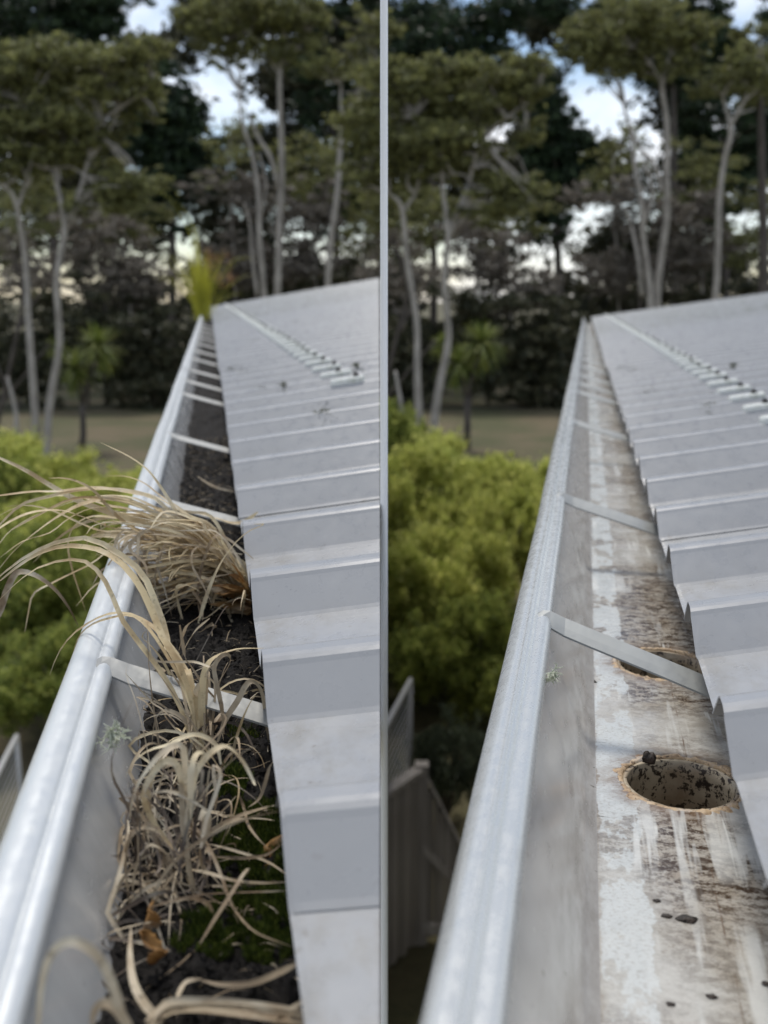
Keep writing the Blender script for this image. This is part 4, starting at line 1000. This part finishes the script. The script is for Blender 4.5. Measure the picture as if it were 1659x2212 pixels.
    mb = MB(); mb.tube([Vector((0, 0, -.1)), pt(X(180), Yp(940)), pt(X(178), Yp(870))], [.13, .11, .10], 8); mb.tube([pt(X(178), Yp(875)), pt(X(190), Yp(820)), pt(X(212), Yp(752))], [.09, .08, .07], 7); mb.tube([pt(X(178), Yp(875)), pt(X(170), Yp(830)), pt(X(163), Yp(800))], [.09, .08, .07], 7)
    link('trunk', mb.mesh('trunk', M_BARK2, True), root)
    for (cx, cy, rr, n_) in ((212, 745, 66, 210), (160, 795, 58, 170), (125, 750, 38, 70)):
        c = pt(X(cx), Yp(cy)); mb = MB(); R = random.Random(cx)
        for _ in range(n_):
            d = Vector((R.gauss(0, 1), R.gauss(0, 1), R.gauss(.15, .8))).normalized(); l = rr*Yc/F*R.uniform(.75, 1.1)
            sd_ = d.cross(Vector((0, 0, 1)))
            if sd_.length < .05: continue
            sd_.normalize(); dr = Vector((0, 0, -1))*l*(.32 if d.z < .3 else .12)
            rows = [[c + d*l*t + dr*t*t - sd_*w_, c + d*l*t + dr*t*t + sd_*w_] for t, w_ in ((.02, .02), (.35, .03), (.7, .022), (1, .003))]
            mb.quad_strip(rows)
        link('leaf_head', mb.mesh('leaf_head', M_CABBAGE), root)
    return X, Yp
PL, PR = 'over the weedy gutter', 'over the cleaned gutter'
side_set(0, 0, PL, 1.0)
side_set(830, 0, PR, .94)

# dark conifers and dry scrub behind, each half its own
def conifer(label, Y, base, clumps, mat=M_CONIFER, leaf=.34, trunk=None, name='conifer_tree', cat='tree', group='dark trees at the back', shell=.45, bark=M_BARK2):
    clumps = [(q[0], q[1], q[2]*1.05, q[3]*1.05, int(q[4]*1.5), *q[5:]) for q in clumps]
    tr = [trunk] if trunk else [[(base[0], 900, .35), (base[0]+5, 600, .28), (base[0], base[1]+40, .16)]]
    return tree(name, cat, label, group, Y, (base[0], 890), tr, clumps, leaf, mat, bark, shell)
conifer('very dark tree filling the top left corner over the weedy gutter', 62, (110, 60), [(60,20,120,60,1500),(170,45,110,50,1300),(240,75,50,30,500),(0,60,80,60,800),(190,-20,110,50,900),(250,20,30,25,150)])
conifer('dark green tree between the pale trunks over the weedy gutter', 60, (370, 250), [(360,250,70,70,1500),(400,240,50,45,700),(420,300,40,50,700),(340,330,70,60,1200),(400,360,60,60,1000),(330,190,60,60,900),(300,420,60,60,800),(350,440,50,60,700)])
conifer('black tree with reddish dead twigs at the top right over the weedy gutter', 64, (720, 200), [(680,10,70,60,900),(800,10,60,60,800),(700,190,55,60,500),(790,250,50,60,600),(700,300,40,60,260),(660,260,40,50,200),(800,330,30,40,250),(660,130,50,40,250),(790,420,60,70,900),(720,460,60,60,450)])
conifer('dark tree closing the top left over the cleaned gutter', 62, (930, 100), [(900,120,100,45,1500),(1010,120,90,50,1300),(960,60,110,50,700),(880,40,70,60,500),(1060,40,60,30,400),(1130,14,90,26,700),(1190,22,60,34,500),(1080,90,40,40,260),(860,190,60,40,500)])
conifer('dark green tree between the pale trunks over the cleaned gutter', 60, (1200, 270), [(1190,300,70,60,1300),(1230,290,45,45,600),(1250,340,35,45,600),(1170,370,70,60,1200),(1230,390,50,50,800),(1150,240,50,60,700),(1150,440,50,50,600),(1180,480,50,50,600),(1180,200,30,60,300)])
conifer('tall dark rounded tree against the pale sky at top right', 58, (1450, 60), [(1400,40,90,60,1600),(1480,50,80,70,1700),(1520,110,50,60,900),(1420,110,90,50,900),(1545,60,20,50,300),(1590,105,30,22,250),(1340,30,60,30,500),(1290,45,50,30,350),(1270,70,40,20,200),(1500,170,60,50,500)])
conifer('black tree with reddish twigs behind the forked stem, cleaned gutter side', 64, (1560, 260), [(1500,230,60,60,600),(1590,300,70,60,800),(1480,300,50,60,300),(1640,250,50,60,700),(1620,400,60,60,900),(1540,420,60,60,500),(1640,330,40,50,400)])
conifer('olive tree cut by the right edge over the cleaned gutter', 46, (1640, 130), [(1630,130,50,35,700),(1640,180,60,40,800),(1600,190,30,20,200)], M_KANUKA, .2, cat='tree', name='kanuka_tree')
conifer('spiky dark branch reaching in at the top right corner', 50, (1690, 40), [(1665,60,25,30,120),(1650,40,12,10,30),(1690,50,40,70,400)], leaf=.3, name='norfolk_pine')
for (ox, tp) in ((0, PL), (822, PR)):
    y0 = 0 if ox == 0 else 18
    conifer(f'dry grey brown twiggy scrub around the slender stems {tp}', 50, (570+ox, 470), [(540+ox,450+y0,55,50,420),(640+ox,450+y0,60,60,520),(690+ox,520+y0,60,60,600),(480+ox,560+y0,60,50,420),(620+ox,560+y0,80,50,900),(540+ox,580+y0,70,40,600),(440+ox,400+y0,50,30,120),(700+ox,430+y0,40,40,240),(530+ox,390+y0,50,25,160)], M_DRY, .24, [(560+ox,900,.16),(556+ox,600,.12),(548+ox,470+y0,.07)], name='scrub_tree', cat='tree', group='dry scrub trees', shell=.2)
    conifer(f'brown dry undergrowth left of the slender stems {tp}', 48, (220+ox, 560), [(200+ox,540+y0,60,50,350),(260+ox,520+y0,60,50,420),(120+ox,590+y0,60,50,300),(320+ox,600+y0,70,40,500),(250+ox,610+y0,90,50,700),(170+ox,480+y0,50,30,180),(60+ox,590+y0,60,60,350)], M_DRY, .22, [(230+ox,900,.14),(235+ox,650,.1),(240+ox,560+y0,.06)], name='scrub_tree', cat='tree', group='dry scrub trees', shell=.2)
    for (x, y, rx, ry, n, lb) in ((40, 730, 90, 110, 1500, 'dark shrub behind the leaning thin tree'), (190, 700, 110, 100, 1900, 'dark shrub behind the cabbage tree'), (330, 740, 100, 120, 2000, 'dark shrub at the lawn edge left of the roof'), (470, 690, 100, 90, 1600, 'dark shrub behind the far end of the gutter'), (620, 640, 110, 60, 1500, 'dark shrub behind the slender stems'), (770, 620, 90, 70, 1200, 'dark shrub below the forked stem')):
        tree('shrub', 'shrub', f'{lb} {tp}', 'dark shrubs along the lawn', 47 if x < 400 else 53, (x+ox, 885), [[(x+ox, 892, .1), (x+ox+4, 840, .08), (x+ox, 760, .05)]],
             [(x+ox, y, rx, ry, n), (x+ox-30, y+70, rx*.8, ry*.7, n//2), (x+ox+30, y+75, rx*.8, ry*.7, n//2)], .30, M_DARKSHRUB, M_BARK2, .35)

# the wood behind everything reads as one dark mass with sky sparkling through
cl = []
for (ox, y0) in ((0, 0), (830, 16)):
    for _ in range(70):
        x = random.uniform(-60, 880)+ox; y = random.uniform(330, 840)+y0
        if ox == 0 and x > 860: continue
        if 390 < x-ox < 570 and y < 330+y0: continue
        n_ = int(520*(.95 if y < 600 else 1.35)); Y = random.uniform(66, 78)
        if ((x-ox-400)/110)**2 + ((y-y0-500)/70)**2 < 1: n_ = int(n_*.55)
        cl.append((at_y(x, y, Y), (70*Y/F, 2.0, 55*Y/F), n_))
    for _ in range(95):
        x = random.uniform(-40, 850); y = random.uniform(-10, 340); wx, wy = x, y
        if ((wx-480)/115)**2 + ((wy-185)/95)**2 < 1 or (ox == 0 and ((wx-335)/85)**2 + ((wy-35)/70)**2 < 1) or (ox and ((wx-280)/90)**2 + ((wy-95)/60)**2 < 1): continue
        if ox and x > 700 and y < 110: continue
        Y = random.uniform(66, 76); cl.append((at_y(x+ox, y+y0*2, Y), (48*Y/F, 1.6, 36*Y/F), 420))
    for (x, y, n_) in ((20, 300, 500), (120, 360, 500), (240, 330, 500), (330, 300, 300), (600, 200, 160), (680, 330, 260), (760, 120, 320), (800, 280, 420), (620, 320, 160), (30, 200, 500), (200, 160, 400), (450, 330, 90), (480, 60, 260), (560, 50, 300), (640, 130, 160), (420, 110, 120)):
        cl.append((at_y(x+ox, y+y0*2, 70), (75*70/F, 2.0, 50*70/F), n_))
wo = link('woodland', cloud_mesh('woodland', leaf_cloud(cl, .42, sub=24, flat=.7, lo=.14, hi=.36), M_DARKSHRUB)); tag(wo, 'dark wood far behind the trees with sky showing through', 'woodland', kind='stuff')

# yellow-green bushes below
def bush_mesh(mat, n, leaf, seed, blobs):
    R = random.Random(seed); cl = []
    for _ in range(blobs):
        a = R.random()*6.283; q = R.random()**.6; z = R.uniform(.25, .95); rr = R.uniform(.22, .40)*(1.15-.4*z)
        cl.append((Vector((math.cos(a)*q*.75, math.sin(a)*q*.75, z*(1-.25*q))), (rr, rr, rr*.8), n//blobs))
    return cloud_mesh('foliage', leaf_cloud(cl, leaf, 1.5, .6, sub=16, flat=.9, lo=.14, hi=.34), mat)
BM = [bush_mesh(M_BUSH, 42000, .038, 1, 30), bush_mesh(M_BUSH2, 38000, .038, 2, 28), bush_mesh(M_BUSH, 36000, .042, 3, 26)]
GB = bush_mesh(M_GREYBUSH, 9000, .045, 4, 14)
sm = MB()
for i in range(7):
    a = i*.9; sm.tube([(0, 0, -.02), (.12*math.cos(a), .12*math.sin(a), .3), (.4*math.cos(a), .4*math.sin(a), .75)], [.03, .022, .01], 6)
SM = sm.mesh('stem', M_BARK2)
def bush(x, Y, rad, h, kind, label, rot=0):
    mt = Matrix.Translation((x, Y, 0)) @ Matrix.Rotation(rot, 4, 'Z') @ Matrix.Diagonal((rad, rad, h, 1))
    o = empty('bush', mt, label, 'bush', 'bushes below the gutters'); link('foliage', GB if kind == 3 else BM[kind], o); link('stem', SM, o)
L_ = [(20, 1290, 13.0, 1.5, 2.05, 1, 'green bush at the left edge below the straw clump'), (150, 1180, 16.0, 1.6, 2.0, 0, 'bright yellow green bush below the pale trunks over the weedy gutter'), (-60, 1120, 18.5, 1.6, 2.4, 1, 'green bush at the left edge behind the straw tips'),
      (265, 1100, 19.5, 1.3, 1.75, 0, 'yellow green bush against the outside of the weedy gutter'), (60, 1080, 22.0, 1.7, 1.9, 2, 'yellow green bush under the two trunks over the weedy gutter'), (120, 1450, 11.2, 1.25, 1.3, 1, 'dark green low bush beneath the straw clump')]
for (px, py, Y, rad, h, k, lb) in L_: bush(at_y(px, py, Y).x, Y, rad, h, k, lb, px*.01)
R_ = [(925, 1240, 13.2, 1.25, 2.1, 0, 'yellow green bush in front, right of the white pole'), (1065, 1180, 15.5, 1.2, 2.1, 0, 'bright yellow green bush against the outside of the cleaned gutter'), (890, 1120, 17.5, 1.3, 2.3, 2, 'tall yellow green bush just right of the white pole'),
      (1120, 1060, 20.0, 1.3, 1.9, 0, 'yellow green bush below the lawn beside the cleaned gutter'), (960, 1080, 22.0, 1.6, 1.9, 2, 'yellow green bush under the two trunks over the cleaned gutter'), (1010, 1400, 11.6, .95, 1.55, 1, 'dark green bush behind the wire fence'), (850, 950, 24, 1.4, 2.6, 1, 'green bush beside the dead trunk over the cleaned gutter')]
for (px, py, Y, rad, h, k, lb) in R_: bush(at_y(px, py, Y).x, Y, rad, h, k, lb, px*.013)
p = on_ground(960, 1900); bush(p.x+.05, 8.9, .55, 1.15, 3, 'small grey green bush behind the wooden fence', 1)

# ------------------------------------------------------------------ fences
def fence_run(root, A, B, h0, h1, nboards, org, top=True):
    d = (B-A); L = d.length; d.normalize(); nrm = Vector((0, 0, 1)).cross(d); wdt = L/nboards
    for i in range(nboards):
        f_ = (i+.5)/nboards; h = h0 + (h1-h0)*f_ ; mb = MB()
        mt = Matrix((d, nrm, Vector((0, 0, 1)))).transposed().to_4x4(); mt.translation = A + d*L*f_ - org
        mb.box((0, (.007 if i % 2 else 0) + .004*math.sin(i*5), h/2 + .02 + .012*math.sin(i*3.7)), (wdt*.82, .018, h - .05))
        o = link('paling', mb.mesh('paling', M_WOOD), root, mt)
    for (f0, thick, out_, nm) in ((1.0, .04, .0, 'cap_rail'), (.55, .05, -.045, 'rail'), (.08, .05, -.045, 'rail')):
        mb = MB(); z0, z1 = h0*f0, h1*f0
        a = A - org + nrm*out_ + Vector((0, 0, z0)); b = B - org + nrm*out_ + Vector((0, 0, z1)); s_ = nrm*(.045 if nm == 'cap_rail' else .022); u_ = Vector((0, 0, thick if nm == 'cap_rail' else .08))
        mb.quad_strip([[q-s_, q+s_, q+s_+u_, q-s_+u_] for q in (a, b)], True); mb.f += [(3, 2, 1, 0), (4, 5, 6, 7)]
        link(nm, mb.mesh(nm, M_WOOD), root)
cor = on_ground(908, 2035); cor.z = 0
fr_ = empty('paling_fence', Matrix.Translation(cor), 'low weathered grey paling fence with a corner, right of the white pole', 'fence')
Ycor = cor.y; hc = ZC - (EYE - at_y(917, 1665, Ycor)).z
hc = at_y(917, 1665, Ycor).z
A1 = on_ground(800, 2135); A1.z = 0
A2 = on_ground(985, 2028); A2.z = 0
h2 = at_y(965, 1850, A2.y).z
fence_run(fr_, cor + (A1-cor)*.02, cor + (A1-cor)*1.6, hc, hc*1.0, 16, cor)
fence_run(fr_, cor + (A2-cor)*.02, A2 + (A2-cor)*.3, hc, max(.5, h2*.93), 8, cor)
mb = MB(); mb.box((0, 0, hc/2+.03), (.10, .10, hc+.06)); link('post', mb.mesh('post', M_WOOD), fr_)
def wire_fence(pa, pb, Ya, Yb, zlow, label):
    a = at_y(*pa, Ya); b = at_y(*pb, Yb); c = Vector((a.x, a.y, 0)); root = empty('wire_fence', Matrix.Translation(c), label, 'fence')
    mb = MB(); mb.tube([a-c, b-c], .022, 8); link('top_rail', mb.mesh('top_rail', M_WIRE, True), root)
    for q, nm in ((a, 'post'), (b, 'post')):
        mb = MB(); mb.tube([Vector((q.x, q.y, 0))-c, q-c], .02, 8); link(nm, mb.mesh(nm, M_WIRE, True), root)
    n = 14
    for i in range(1, n):
        dz = Vector((0, 0, -zlow*i/n)); mb = MB(); mb.tube([a-c+dz, b-c+dz], .0055, 5, False); link('wire', mb.mesh('wire', M_WIRE), root)
wire_fence((795, 1640), (887, 1468), 5.9, 8.9, 1.0, 'pale wire fence panel with a thick top rail, right of the white pole')
wire_fence((-50, 1760), (36, 1590), 5.9, 8.4, 1.0, 'pale wire fence panel at the left edge outside the weedy gutter')
